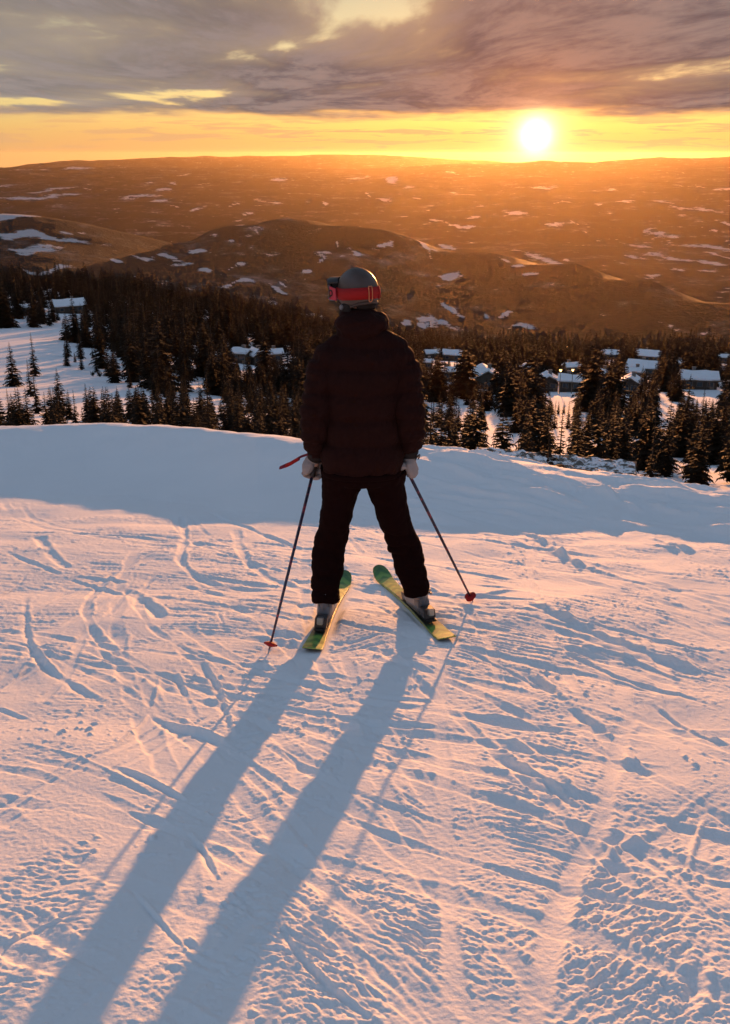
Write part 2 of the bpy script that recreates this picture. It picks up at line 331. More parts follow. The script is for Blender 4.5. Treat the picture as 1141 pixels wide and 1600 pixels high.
    (-5.0, -8.5, -15.0, -19.7, -26.9, -35.2, -42.1, -49.7, -56.4, -67.4, -80.3, -93.8, -106.5, -130.3, -167.8, -227.3, -303.6, -420.8, -397.9, -379.6, -361.3, -339.2, -313.1, -283.1, -249.1, -300.0, -421.2, -633.3, -700.0, -700.0, -700.0, -580.6, -475.4, -378.0, -289.8, -349.8, -450.0, -450.0, -57.2, -500.0, -500.0),
    (-5.0, -8.5, -15.0, -19.8, -27.1, -35.5, -42.5, -50.1, -57.0, -68.4, -81.7, -95.6, -108.8, -132.9, -171.1, -231.7, -309.4, -428.8, -406.1, -388.2, -370.1, -348.2, -322.3, -292.5, -266.1, -324.6, -441.6, -646.2, -700.0, -700.0, -700.0, -575.1, -465.1, -363.2, -270.9, -330.9, -450.0, -450.0, -85.6, -500.0, -500.0),
    (-5.0, -8.5, -15.0, -19.8, -27.2, -35.6, -42.7, -50.3, -57.3, -69.0, -82.6, -96.8, -110.2, -134.6, -173.2, -234.5, -313.2, -434.0, -412.2, -395.0, -377.5, -356.2, -331.0, -301.7, -292.2, -348.5, -461.2, -658.3, -700.0, -700.0, -700.0, -568.2, -452.3, -344.8, -247.5, -307.5, -450.0, -450.0, -117.6, -500.0, -500.0),
    (-5.0, -8.5, -15.0, -19.9, -27.2, -35.6, -42.7, -50.4, -57.4, -69.1, -82.8, -97.2, -110.6, -135.1, -173.8, -235.3, -314.2, -435.4, -414.8, -398.9, -382.4, -362.2, -338.1, -310.1, -316.8, -371.1, -479.7, -669.8, -700.0, -700.0, -700.0, -562.2, -440.8, -328.4, -226.6, -286.6, -450.0, -450.0, -154.9, -500.0, -500.0),
    (-5.0, -8.5, -15.0, -19.8, -27.2, -35.6, -42.7, -50.4, -57.4, -69.2, -82.9, -97.3, -110.9, -135.3, -174.1, -235.7, -314.8, -436.2, -415.8, -400.1, -383.9, -363.8, -339.9, -312.1, -336.0, -389.1, -495.4, -681.4, -700.0, -700.0, -700.0, -561.8, -440.1, -327.3, -225.2, -285.2, -450.0, -450.0, -192.7, -500.0, -500.0),
    (-5.0, -8.5, -15.0, -19.8, -27.2, -35.6, -42.6, -50.4, -57.4, -69.2, -83.0, -97.5, -111.0, -135.5, -174.3, -236.0, -315.2, -436.8, -415.8, -399.6, -382.8, -362.3, -337.9, -309.5, -351.6, -404.2, -509.4, -693.4, -700.0, -700.0, -700.0, -564.2, -444.7, -334.0, -233.6, -293.6, -450.0, -450.0, -230.4, -500.0, -500.0),
    (-5.0, -8.5, -15.0, -19.8, -27.1, -35.5, -42.6, -50.3, -57.4, -69.2, -83.1, -97.6, -111.2, -135.7, -174.5, -236.3, -315.5, -437.2, -415.6, -398.7, -381.5, -360.4, -335.3, -314.5, -366.6, -418.7, -522.9, -700.0, -700.0, -700.0, -700.0, -559.1, -435.1, -320.2, -216.1, -276.1, -450.0, -450.0, -267.9, -500.0, -500.0),
    (-5.0, -8.5, -15.0, -19.8, -27.1, -35.5, -42.5, -50.3, -57.3, -69.2, -83.1, -97.7, -111.3, -135.8, -174.7, -236.4, -315.7, -437.5, -415.2, -397.6, -379.8, -358.1, -332.4, -329.5, -381.1, -432.8, -536.1, -700.0, -700.0, -700.0, -700.0, -548.9, -415.9, -292.7, -181.1, -241.1, -450.0, -450.0, -305.2, -500.0, -500.0),
    (-5.0, -8.5, -15.0, -19.7, -27.0, -35.4, -42.5, -50.2, -57.3, -69.2, -83.1, -97.7, -111.4, -135.9, -174.7, -236.5, -315.8, -437.6, -414.6, -396.3, -377.8, -355.4, -329.0, -344.0, -395.2, -446.4, -548.9, -700.0, -700.0, -700.0, -700.0, -543.2, -405.2, -277.4, -161.6, -221.6, -450.0, -450.0, -341.8, -500.0, -500.0),
    (-5.0, -8.5, -15.0, -19.7, -27.0, -35.3, -42.4, -50.1, -57.2, -69.1, -83.1, -97.7, -111.4, -135.9, -174.7, -236.5, -315.8, -437.6, -413.7, -394.6, -375.5, -352.4, -325.2, -358.0, -408.8, -459.7, -561.4, -700.0, -700.0, -700.0, -700.0, -547.8, -413.9, -289.8, -177.4, -237.4, -450.0, -450.0, -374.7, -500.0, -500.0),
    (-5.0, -8.5, -15.0, -19.6, -26.9, -35.2, -42.3, -50.0, -57.1, -69.0, -83.0, -97.7, -111.4, -135.8, -174.7, -236.4, -315.7, -437.4, -412.8, -393.0, -373.3, -349.5, -322.0, -372.5, -422.9, -473.3, -574.2, -700.0, -700.0, -700.0, -700.0, -552.1, -421.9, -301.3, -192.1, -252.1, -450.0, -450.0, -404.9, -500.0, -500.0),
    (-5.0, -8.5, -15.0, -19.5, -26.8, -35.1, -42.1, -49.9, -56.9, -68.9, -82.9, -97.6, -111.3, -135.8, -174.6, -236.2, -315.5, -437.1, -412.2, -392.1, -372.1, -348.2, -339.8, -389.5, -439.1, -488.8, -588.2, -700.0, -700.0, -700.0, -700.0, -548.8, -415.6, -292.3, -180.5, -240.5, -450.0, -450.0, -434.5, -500.0, -500.0),
    (-5.0, -8.5, -15.0, -19.5, -26.7, -35.0, -42.0, -49.7, -56.8, -68.8, -82.8, -97.5, -111.3, -135.6, -174.4, -236.0, -315.2, -436.7, -411.6, -391.3, -371.2, -347.0, -357.7, -406.6, -455.5, -504.4, -602.1, -700.0, -700.0, -700.0, -700.0, -543.1, -405.0, -277.0, -161.1, -221.1, -450.0, -450.0, -457.1, -500.0, -500.0),
    (-5.0, -8.5, -15.0, -19.4, -26.6, -34.9, -41.9, -49.6, -56.6, -68.6, -82.7, -97.4, -111.2, -135.5, -174.2, -235.7, -314.8, -436.1, -410.9, -390.4, -370.1, -345.8, -374.9, -423.1, -471.2, -519.3, -615.6, -700.0, -700.0, -700.0, -700.0, -537.7, -394.8, -262.4, -142.5, -202.5, -450.0, -450.0, -469.5, -500.0, -500.0),
    (-5.0, -8.5, -15.0, -19.3, -26.5, -34.7, -41.7, -49.4, -56.4, -68.4, -82.5, -97.2, -111.0, -135.3, -173.9, -235.3, -314.2, -435.4, -410.3, -390.0, -369.8, -345.7, -392.6, -439.9, -487.1, -534.4, -628.9, -700.0, -700.0, -700.0, -700.0, -534.0, -387.8, -252.4, -129.8, -189.8, -450.0, -450.0, -480.4, -500.0, -500.0),
    (-5.0, -8.5, -15.0, -19.2, -26.4, -34.6, -41.5, -49.2, -56.2, -68.2, -82.3, -97.0, -110.8, -135.0, -173.6, -234.8, -313.6, -434.5, -409.9, -390.0, -370.1, -363.9, -410.2, -456.5, -502.9, -549.2, -641.8, -700.0, -700.0, -700.0, -700.0, -531.5, -383.1, -245.6, -121.1, -181.1, -450.0, -450.0, -491.1, -500.0, -500.0),
    (-5.0, -8.5, -15.0, -19.1, -26.2, -34.4, -41.3, -49.0, -56.0, -68.0, -82.1, -96.8, -110.6, -134.8, -173.2, -234.3, -312.9, -433.5, -409.4, -389.8, -370.3, -381.4, -426.9, -472.4, -517.8, -563.3, -654.2, -700.0, -700.0, -700.0, -700.0, -529.0, -378.5, -239.0, -112.7, -172.7, -450.0, -450.0, -501.6, -500.0, -500.0),
    (-5.0, -8.5, -15.0, -19.0, -26.1, -34.3, -41.2, -48.8, -55.8, -67.8, -81.9, -96.6, -110.4, -134.4, -172.7, -233.7, -312.2, -432.4, -408.7, -389.5, -370.3, -397.9, -442.6, -487.3, -532.0, -576.7, -666.1, -700.0, -700.0, -700.0, -700.0, -526.6, -373.9, -232.4, -104.3, -164.3, -450.0, -450.0, -511.9, -500.0, -500.0),
    (-5.0, -8.5, -15.0, -18.9, -26.0, -34.1, -40.9, -48.5, -55.5, -67.5, -81.6, -96.3, -110.0, -134.0, -172.2, -233.0, -311.1, -431.0, -407.6, -388.7, -369.8, -410.6, -454.7, -498.9, -543.1, -587.3, -675.6, -700.0, -700.0, -700.0, -700.0, -524.5, -370.1, -227.0, -97.3, -157.3, -450.0, -450.0, -519.6, -500.0, -500.0),
    (-5.0, -8.5, -15.0, -18.8, -25.8, -33.9, -40.7, -48.2, -55.2, -67.1, -81.1, -95.7, -109.3, -133.2, -171.1, -231.5, -309.2, -428.4, -405.1, -386.4, -367.7, -409.0, -453.4, -497.9, -542.3, -586.8, -675.6, -700.0, -700.0, -700.0, -700.0, -524.3, -369.7, -226.5, -96.7, -156.7, -450.0, -450.0, -517.0, -500.0, -500.0),
    (-5.0, -8.5, -15.0, -18.3, -25.2, -33.1, -39.8, -47.2, -54.1, -65.8, -79.4, -93.8, -107.2, -130.5, -167.7, -226.9, -303.1, -419.9, -397.3, -379.0, -360.7, -402.9, -448.3, -493.6, -539.0, -584.4, -675.1, -700.0, -700.0, -700.0, -700.0, -523.8, -368.8, -225.1, -94.9, -154.9, -450.0, -450.0, -507.9, -500.0, -500.0),
    (-5.0, -8.5, -15.0, -17.9, -24.6, -32.4, -38.9, -46.2, -52.9, -64.3, -77.7, -91.7, -104.9, -127.7, -164.1, -222.0, -296.5, -410.8, -388.8, -371.1, -353.2, -396.4, -442.7, -489.1, -535.5, -581.9, -674.6, -700.0, -700.0, -700.0, -700.0, -523.3, -367.7, -223.6, -93.1, -153.1, -450.0, -450.0, -498.0, -500.0, -500.0),
    (-5.0, -8.5, -15.0, -17.4, -23.9, -31.5, -37.8, -44.9, -51.5, -62.6, -75.7, -89.4, -102.1, -124.4, -159.8, -216.3, -288.9, -400.2, -378.9, -361.8, -344.4, -388.7, -436.3, -483.8, -531.3, -578.9, -674.0, -700.0, -700.0, -700.0, -700.0, -522.7, -366.5, -221.9, -90.9, -150.9, -450.0, -450.0, -486.4, -500.0, -500.0),
    (-5.0, -8.5, -15.0, -16.6, -22.8, -30.1, -36.2, -43.0, -49.3, -60.0, -72.5, -85.7, -97.9, -119.2, -153.2, -207.3, -276.9, -383.7, -363.5, -347.2, -330.7, -376.8, -426.1, -475.5, -524.9, -574.2, -673.0, -700.0, -700.0, -700.0, -700.0, -521.7, -364.7, -219.2, -87.5, -147.5, -450.0, -450.0, -468.2, -500.0, -500.0),
    (-5.0, -8.5, -15.0, -15.2, -21.0, -27.7, -33.4, -39.7, -45.6, -55.5, -67.2, -79.4, -90.8, -110.5, -142.0, -192.2, -256.8, -355.8, -337.4, -322.5, -307.3, -356.5, -408.9, -461.4, -513.9, -566.3, -671.3, -700.0, -700.0, -700.0, -700.0, -519.9, -361.4, -214.6, -81.6, -141.6, -450.0, -450.0, -436.9, -500.0, -500.0),
    (-4.5, -5.0, -6.0, -7.5, -9.0, -11.0, -13.0, -15.5, -18.0, -22.0, -26.5, -31.0, -35.0, -40.0, -49.0, -64.0, -64.0, -64.0, -64.0, -64.0, -64.0, -64.0, -64.0, -64.0, -64.0, -64.0, -64.0, -64.0, -64.0, -64.0, -64.0, -64.0, -64.0, -64.0, -64.0, -64.0, -64.0, -64.0, -64.0, -64.0, -64.0),
    (-5.5, -4.0, -1.0, 6.5, 10.0, 10.0, 10.0, 10.0, 10.0, 10.0, 10.0, 10.0, 10.0, 10.0, 10.0, 10.0, 10.0, 10.0, 10.0, 10.0, 10.0, 10.0, 10.0, 10.0, 10.0, 10.0, 10.0, 10.0, 10.0, 10.0, 10.0, 10.0, 10.0, 10.0, 10.0, 10.0, 10.0, 10.0, 10.0, 10.0, 10.0)
])
def terrain_z(x, y):
    x = np.asarray(x, float); y = np.asarray(y, float)
    r = np.hypot(x, y); b = np.degrees(np.arctan2(x, y))
    lr = np.log(np.maximum(r, TERR_R[0])); LR = np.log(TERR_R)
    bi = np.clip(np.interp(b, TERR_B, np.arange(len(TERR_B))), 0, len(TERR_B) - 1.001)
    ri = np.clip(np.interp(lr, LR, np.arange(len(LR))), 0, len(LR) - 1.001)
    b0 = bi.astype(int); r0 = ri.astype(int); fb = bi - b0; fr = ri - r0
    Z = TERR_Z
    z = (Z[b0, r0] * (1 - fb) + Z[b0 + 1, r0] * fb) * (1 - fr) + (Z[b0, r0 + 1] * (1 - fb) + Z[b0 + 1, r0 + 1] * fb) * fr
    amp = np.interp(r, [40, 150, 600, 1500, 5000, 20000, 40000], [0.3, 1.2, 2.5, 8, 22, 60, 45])
    n = fbm(x / 900, y / 900, 5, 3) * 0.5 + fbm(x / 4200, y / 4200, 4, 5) * 0.9 * smooth(r, 1500, 6000)
    n = n + fbm(x / 60, y / 60, 3, 8) * 0.35 * (1 - smooth(r, 400, 1500))
    z = z + amp * n
    return np.where((r > 15000) & (z > -40), -40 + (z + 40) * 0.45, z)
# ------------------------------------------------------------------ mesh and material helpers
def mesh_np(name, verts, faces, smooth_shade=True):
    """verts (n,3) array, faces (m,3|4) array -> mesh"""
    me = bpy.data.meshes.new(name)
    verts = np.asarray(verts, np.float32); faces = np.asarray(faces, np.int32)
    n, k = faces.shape
    me.vertices.add(len(verts)); me.vertices.foreach_set('co', verts.ravel())
    me.loops.add(n * k); me.loops.foreach_set('vertex_index', faces.ravel())
    me.polygons.add(n)
    me.polygons.foreach_set('loop_start', np.arange(0, n * k, k, dtype=np.int32))
    me.polygons.foreach_set('use_smooth', np.full(n, smooth_shade, bool))
    me.update(calc_edges=True)
    return me
def grid_faces(nr, nc, wrap=False):
    i = np.arange(nr - 1)[:, None]; j = np.arange(nc if wrap else nc - 1)[None, :]
    a = i * nc + j; b = i * nc + (j + 1) % nc
    return np.stack([a, b, b + nc, a + nc], -1).reshape(-1, 4)
def link(name, me, mat=None, parent=None, **props):
    o = bpy.data.objects.new(name, me)
    col.objects.link(o)
    if mat is not None and me is not None and not me.materials:
        me.materials.append(mat)
    if parent is not None:
        o.parent = parent
    for k_, v_ in props.items():
        o[k_] = v_
    return o
def material(name, build):
    m = bpy.data.materials.new(name)
    m.use_nodes = True
    m.node_tree.nodes.clear()
    k = NT(m.node_tree)
    out = k.n('ShaderNodeOutputMaterial')
    b = k.n('ShaderNodeBsdfPrincipled')
    m.node_tree.links.new(b.outputs[0], out.inputs['Surface'])
    build(k, b, out)
    return m
def simple_mat(name, color, rough=0.6, spec=0.4, metal=0.0, vary=0.12, scale=30.0, bump=0.0, bump_scale=200.0):
    def f(k, b, out):
        p = k.n('ShaderNodeTexCoord').outputs['Object']
        n = k.noise(p, scale, 4.0, 0.6)
        lo = tuple(c * (1 - vary) for c in color); hi = tuple(min(1, c * (1 + vary)) for c in color)
        k.put(b.inputs['Base Color'], k.mix(n, lo, hi))
        b.inputs['Roughness'].default_value = rough
        b.inputs['Specular IOR Level'].default_value = spec
        b.inputs['Metallic'].default_value = metal
        if bump:
            bn = k.n('ShaderNodeBump')
            bn.inputs['Strength'].default_value = bump
            bn.inputs['Distance'].default_value = 0.002
            k.put(bn.inputs['Height'], k.noise(p, bump_scale, 3.0, 0.6))
            k.put(b.inputs['Normal'], bn.outputs[0])
    return material(name, f)

def snow_near(k, b, out):
    p = k.n('ShaderNodeTexCoord').outputs['Object']
    n = k.noise(p, 1.3, 5.0, 0.6)
    k.put(b.inputs['Base Color'], k.mix(n, (0.80, 0.82, 0.845), (0.87, 0.875, 0.885)))
    b.inputs['Roughness'].default_value = 0.85
    b.inputs['Specular IOR Level'].default_value = 0.06
    b1 = k.n('ShaderNodeBump'); b1.inputs['Strength'].default_value = 0.60; b1.inputs['Distance'].default_value = 0.004
    k.put(b1.inputs['Height'], k.noise(p, 95.0, 4.0, 0.65))
    b2 = k.n('ShaderNodeBump'); b2.inputs['Strength'].default_value = 0.22; b2.inputs['Distance'].default_value = 0.0015
    k.put(b2.inputs['Height'], k.noise(p, 420.0, 2.0, 0.6))
    k.put(b2.inputs['Normal'], b1.outputs[0])
    k.put(b.inputs['Normal'], b2.outputs[0])
M_SNOW = material('trodden_snow', snow_near)

# ------------------------------------------------------------------ relief of the near slope: ski tracks, chatter, crumbs
TRACKS = [
    ('smooth', [(0.392, 4.728), (0.319, 3.751), (0.276, 2.969), (0.233, 2.362), (0.208, 1.776)], 0.0227, 0.0060),
    ('smooth', [(1.126, 3.825), (0.902, 3.232), (0.795, 2.875), (0.630, 2.539), (0.512, 2.234), (0.369, 1.776)], 0.0286, 0.0090),
    ('groove', [(0.859, 5.734), (1.160, 5.108), (1.395, 4.672), (1.636, 4.198)], 0.0307, 0.0340),
    ('groove', [(0.739, 4.374), (0.831, 4.067), (0.904, 3.736), (0.962, 3.555)], 0.0251, 0.0340),
    ('ridge', [(1.108, 8.359), (1.384, 7.685), (1.503, 6.768), (1.776, 6.087)], 0.0242, 0.0350),
    ('ridge', [(1.883, 9.274), (2.157, 9.135), (2.424, 8.531), (2.554, 8.290)], 0.0290, 0.0350),
    ('ridge', [(2.465, 8.812), (2.715, 8.377), (3.098, 8.134)], 0.0279, 0.0300),
    ('ridge', [(2.273, 7.742), (2.388, 7.273), (2.488, 6.988)], 0.0246, 0.0280),
    ('ridge', [(3.015, 8.996), (3.312, 8.747)], 0.0234, 0.0250),
    ('ridge', [(2.149, 7.472), (2.384, 7.105)], 0.0196, 0.0250),
    ('smooth', [(-1.710, 9.015), (-1.470, 7.794), (-1.319, 6.810), (-1.107, 6.268), (-0.818, 5.997), (-0.360, 5.831)], 0.0281, 0.0220),
    ('smooth', [(-2.657, 7.794), (-2.329, 7.035), (-2.060, 6.598), (-2.020, 6.726)], 0.0378, 0.0200),
    ('groove', [(-2.136, 5.915), (-1.864, 5.108), (-1.657, 4.618), (-1.315, 4.128), (-1.057, 3.864)], 0.0197, 0.0260),
    ('smooth', [(-1.102, 8.175), (-0.910, 7.035), (-0.689, 6.421), (-0.340, 5.831)], 0.0324, 0.0160),
    ('groove', [(-0.936, 3.825), (-0.787, 3.671), (-0.640, 3.567), (-0.531, 3.424)], 0.0181, 0.0220),
    ('groove', [(-0.935, 3.232), (-0.773, 3.112), (-0.597, 2.945)], 0.0113, 0.0180),
    ('ridge', [(-1.173, 3.030), (-1.089, 3.262), (-0.968, 3.444), (-0.923, 3.918), (-0.997, 4.485)], 0.0078, 0.0100),
    ('groove', [(-0.940, 4.414), (-0.797, 4.025), (-0.704, 3.751)], 0.0143, 0.0180),
    ('groove', [(-0.847, 4.577), (-0.695, 4.198), (-0.599, 3.825), (-0.525, 3.508)], 0.0142, 0.0160),
    ('groove', [(-1.573, 6.087), (-1.286, 5.550), (-1.068, 5.047)], 0.0342, 0.0240),
    ('groove', [(-2.142, 6.457), (-1.786, 6.268), (-1.503, 6.141)], 0.0213, 0.0200),
    ('groove', [(-1.201, 6.087), (-0.961, 5.864), (-0.738, 5.673)], 0.0280, 0.0200),
    ('ridge', [(0.512, 3.623), (0.668, 3.302), (0.750, 2.836)], 0.0118, 0.0120),
    ('groove', [(0.464, 3.399), (0.612, 3.112), (0.737, 2.806)], 0.0136, 0.0140),
    ('smooth', [(0.820, 2.648), (0.884, 2.431), (0.946, 2.188)], 0.0165, 0.0120),
    ('ridge', [(1.335, 3.166), (1.133, 2.969), (0.916, 2.740), (0.763, 2.617), (0.620, 2.362), (0.529, 2.174)], 0.0140, 0.0090),
    ('ridge', [(1.141, 2.896), (1.021, 2.657), (0.941, 2.465)], 0.0080, 0.0120),
    ('groove', [(0.926, 2.188), (0.824, 2.010), (0.717, 1.797)], 0.0189, 0.0130),
    ('dip', [(0.171, 2.281), (0.158, 2.188), (0.144, 2.063)], 0.0219, 0.0200),
    ('dip', [(0.607, 2.597), (0.577, 2.465), (0.548, 2.281)], 0.0185, 0.0140),
    ('groove', [(-1.082, 2.412), (-0.952, 2.289)], 0.0090, 0.0180),
    ('groove', [(-1.605, 3.902), (-1.399, 3.736)], 0.0109, 0.0140),
    ('groove', [(0.590, 5.047), (0.926, 4.773), (1.171, 4.288), (1.569, 3.810)], 0.0156, 0.0160),
    ('groove', [(0.488, 4.695), (0.697, 4.338), (0.911, 3.902)], 0.0121, 0.0120),
    ('groove', [(0.490, 5.522), (0.921, 5.379), (1.357, 5.047), (1.803, 4.534)], 0.0141, 0.0140),
    ('ridge', [(0.954, 4.749), (1.257, 4.639), (1.533, 4.110)], 0.0126, 0.0130),
    ('groove', [(1.227, 3.943), (1.315, 3.609), (1.413, 3.413)], 0.0104, 0.0110),
    ('smooth', [(1.167, 3.825), (1.154, 3.413), (1.090, 3.044)], 0.0592, 0.0060),
    ('groove', [(0.515, 5.831), (0.738, 5.705), (1.108, 5.596)], 0.0234, 0.0200),
    ('ridge', [(0.295, 6.268), (0.587, 5.752), (0.924, 5.915), (1.136, 5.752)], 0.0202, 0.0120),
    ('groove', [(-2.765, 7.224), (-2.294, 6.660), (-1.836, 6.141), (-1.281, 5.673)], 0.0174, 0.0180),
    ('groove', [(-1.679, 9.394), (-0.912, 8.026), (-0.331, 6.988)], 0.0217, 0.0160),
    ('groove', [(-1.922, 4.865), (-1.518, 4.639), (-1.086, 4.433)], 0.0129, 0.0110),
    ('groove', [(-0.909, 5.522), (-0.629, 5.379), (-0.358, 5.173)], 0.0147, 0.0130),
    ('groove', [(-0.042, 5.831), (0.110, 5.450), (0.242, 5.047)], 0.0149, 0.0100),
    ('smooth', [(-1.517, 4.984), (-1.414, 4.338), (-1.425, 3.943)], 0.0216, 0.0080),
    ('ridge', [(-1.448, 3.541), (-1.082, 3.321), (-0.677, 2.969)], 0.0071, 0.0070),
    ('groove', [(-0.589, 2.783), (-0.501, 2.617), (-0.422, 2.412)], 0.0078, 0.0100),
    ('groove', [(-0.675, 2.395), (-0.522, 2.174), (-0.432, 2.036)], 0.0068, 0.0100),
    ('groove', [(-0.930, 2.089), (-0.834, 2.204), (-0.706, 2.234)], 0.0067, 0.0080),
    ('smooth', [(-0.543, 2.578), (-0.476, 2.296), (-0.388, 2.063)], 0.0248, 0.0050),
    ('smooth', [(-1.011, 3.070), (-0.806, 2.783), (-0.747, 2.465)], 0.0535, 0.0030),
    ('carve', [(1.389, 5.337), (1.767, 4.240), (2.290, 3.234), (2.959, 2.317), (3.773, 1.491)], 0.0298, 0.0081),
    ('carve', [(0.238, 6.642), (0.463, 6.011), (0.598, 5.368), (0.643, 4.713), (0.598, 4.045)], 0.0197, 0.0057),
    ('carve', [(-2.315, 5.165), (-1.607, 4.636), (-1.000, 4.021), (-0.495, 3.321), (-0.091, 2.535)], 0.0186, 0.0060),
    ('carve', [(1.282, 6.453), (1.899, 5.489), (2.590, 4.587), (3.356, 3.747), (4.195, 2.969)], 0.0261, 0.0072),
    ('carve', [(1.587, 6.414), (2.151, 5.552), (2.781, 4.746), (3.477, 3.997), (4.239, 3.304)], 0.0235, 0.0058),
    ('carve', [(-1.474, 7.135), (-1.896, 5.632), (-1.991, 4.143), (-1.758, 2.670), (-1.198, 1.212)], 0.0258, 0.0096),
    ('carve', [(-1.187, 6.845), (-1.583, 5.496), (-1.685, 4.157), (-1.491, 2.829), (-1.002, 1.511)], 0.0233, 0.0077),
    ('carve', [(-0.184, 5.000), (0.666, 3.795), (1.338, 2.511), (1.834, 1.149), (2.152, -0.291)], 0.0228, 0.0073),
    ('carve', [(1.386, 4.966), (1.352, 3.897), (1.299, 2.830), (1.227, 1.763), (1.135, 0.698)], 0.0303, 0.0053),
    ('carve', [(-3.668, 4.332), (-3.029, 3.911), (-2.397, 3.478), (-1.774, 3.034), (-1.159, 2.579)], 0.0320, 0.0106),
    ('carve', [(-3.358, 4.508), (-2.791, 4.116), (-2.232, 3.715), (-1.680, 3.303), (-1.135, 2.881)], 0.0288, 0.0085),
    ('carve', [(0.521, 8.569), (0.977, 7.790), (1.425, 7.006), (1.865, 6.217), (2.297, 5.424)], 0.0313, 0.0081),
    ('carve', [(-2.206, 4.048), (-1.810, 3.356), (-1.342, 2.726), (-0.801, 2.156), (-0.189, 1.646)], 0.0295, 0.0109),
    ('carve', [(-0.632, 9.218), (0.134, 7.933), (1.064, 6.807), (2.158, 5.840), (3.417, 5.032)], 0.0219, 0.0055),
    ('carve', [(-3.968, 4.794), (-3.232, 3.923), (-2.416, 3.146), (-1.519, 2.464), (-0.543, 1.875)], 0.0220, 0.0077),
    ('carve', [(-3.638, 4.816), (-3.012, 4.003), (-2.309, 3.271), (-1.531, 2.621), (-0.677, 2.052)], 0.0198, 0.0061),
    ('carve', [(0.988, 3.610), (1.577, 3.066), (2.145, 2.500), (2.690, 1.913), (3.213, 1.305)], 0.0171, 0.0065),
    ('carve', [(1.174, 3.564), (1.719, 3.091), (2.246, 2.598), (2.753, 2.085), (3.241, 1.553)], 0.0154, 0.0052),
    ('carve', [(1.426, 8.275), (1.192, 6.929), (1.033, 5.577), (0.949, 4.217), (0.941, 2.851)], 0.0223, 0.0094),
    ('carve', [(-1.588, 6.580), (-1.470, 5.534), (-1.570, 4.533), (-1.886, 3.579), (-2.420, 2.671)], 0.0166, 0.0083),
    ('carve', [(-2.181, 5.360), (-1.838, 4.156), (-1.619, 2.937), (-1.524, 1.702), (-1.554, 0.450)], 0.0330, 0.0095),
    ('carve', [(-1.842, 9.364), (-1.091, 8.986), (-0.532, 8.460), (-0.166, 7.786), (0.009, 6.964)], 0.0217, 0.0072),
    ('carve', [(0.034, 4.919), (0.239, 4.256), (0.438, 3.590), (0.630, 2.922), (0.817, 2.253)], 0.0218, 0.0092),
    ('carve', [(-1.792, 9.027), (-1.468, 7.816), (-0.873, 6.833), (-0.006, 6.080), (1.132, 5.554)], 0.0224, 0.0097),
    ('carve', [(-1.606, 8.921), (-1.267, 7.845), (-0.693, 6.985), (0.116, 6.341), (1.161, 5.914)], 0.0201, 0.0077),
    ('carve', [(-3.282, 7.958), (-2.284, 7.859), (-1.393, 7.546), (-0.611, 7.018), (0.064, 6.276)], 0.0246, 0.0102),
    ('carve', [(-3.691, 9.867), (-3.120, 8.715), (-2.321, 7.852), (-1.295, 7.278), (-0.041, 6.993)], 0.0252, 0.0060),
    ('carve', [(-3.483, 9.760), (-2.965, 8.725), (-2.243, 7.951), (-1.318, 7.437), (-0.188, 7.185)], 0.0227, 0.0048),
    ('carve', [(-0.460, 7.732), (-0.416, 6.354), (-0.283, 4.988), (-0.061, 3.633), (0.252, 2.290)], 0.0278, 0.0063),
    ('carve', [(-0.319, 7.474), (-0.282, 6.233), (-0.164, 5.003), (0.034, 3.784), (0.314, 2.575)], 0.0250, 0.0051),
    ('carve', [(-1.741, 7.301), (-1.591, 6.183), (-1.355, 5.087), (-1.033, 4.014), (-0.624, 2.963)], 0.0333, 0.0073),
    ('carve', [(-1.741, 8.640), (-0.746, 8.368), (0.190, 7.978), (1.068, 7.469), (1.888, 6.843)], 0.0300, 0.0110),
    ('carve', [(-1.422, 8.836), (-0.530, 8.577), (0.306, 8.212), (1.089, 7.742), (1.818, 7.167)], 0.0270, 0.0088),
    ('carve', [(-1.121, 5.286), (-0.621, 4.520), (0.016, 3.975), (0.788, 3.650), (1.697, 3.546)], 0.0338, 0.0085),
    ('carve', [(-0.341, 5.861), (-0.457, 4.957), (-0.682, 4.088), (-1.016, 3.254), (-1.458, 2.456)], 0.0190, 0.0059),
    ('carve', [(-0.239, 5.640), (-0.347, 4.827), (-0.553, 4.045), (-0.856, 3.296), (-1.257, 2.580)], 0.0171, 0.0048),
    ('carve', [(1.369, 5.862), (1.761, 5.147), (2.147, 4.429), (2.526, 3.708), (2.899, 2.983)], 0.0174, 0.0053),
    ('carve', [(1.575, 5.786), (1.920, 5.139), (2.260, 4.489), (2.594, 3.836), (2.923, 3.180)], 0.0156, 0.0042),
    ('carve', [(-2.214, 3.533), (-1.394, 3.263), (-0.702, 2.834), (-0.139, 2.246), (0.296, 1.499)], 0.0197, 0.0056),
    ('carve', [(-1.990, 3.547), (-1.249, 3.311), (-0.623, 2.931), (-0.111, 2.407), (0.287, 1.739)], 0.0178, 0.0045),
    ('carve', [(-0.584, 3.494), (-0.228, 3.017), (0.196, 2.634), (0.688, 2.344), (1.249, 2.146)], 0.0172, 0.0082),
    ('carve', [(-0.424, 3.526), (-0.095, 3.105), (0.294, 2.768), (0.743, 2.517), (1.252, 2.351)], 0.0155, 0.0065),
    ('carve', [(-2.073, 3.882), (-1.689, 3.365), (-1.255, 2.902), (-0.769, 2.493), (-0.232, 2.138)], 0.0336, 0.0053),
    ('carve', [(-2.402, 7.983), (-1.412, 7.740), (-0.499, 7.352), (0.337, 6.818), (1.095, 6.137)], 0.0227, 0.0103),
    ('carve', [(-1.699, 6.552), (-0.701, 6.112), (0.183, 5.529), (0.952, 4.801), (1.608, 3.929)], 0.0287, 0.0102),
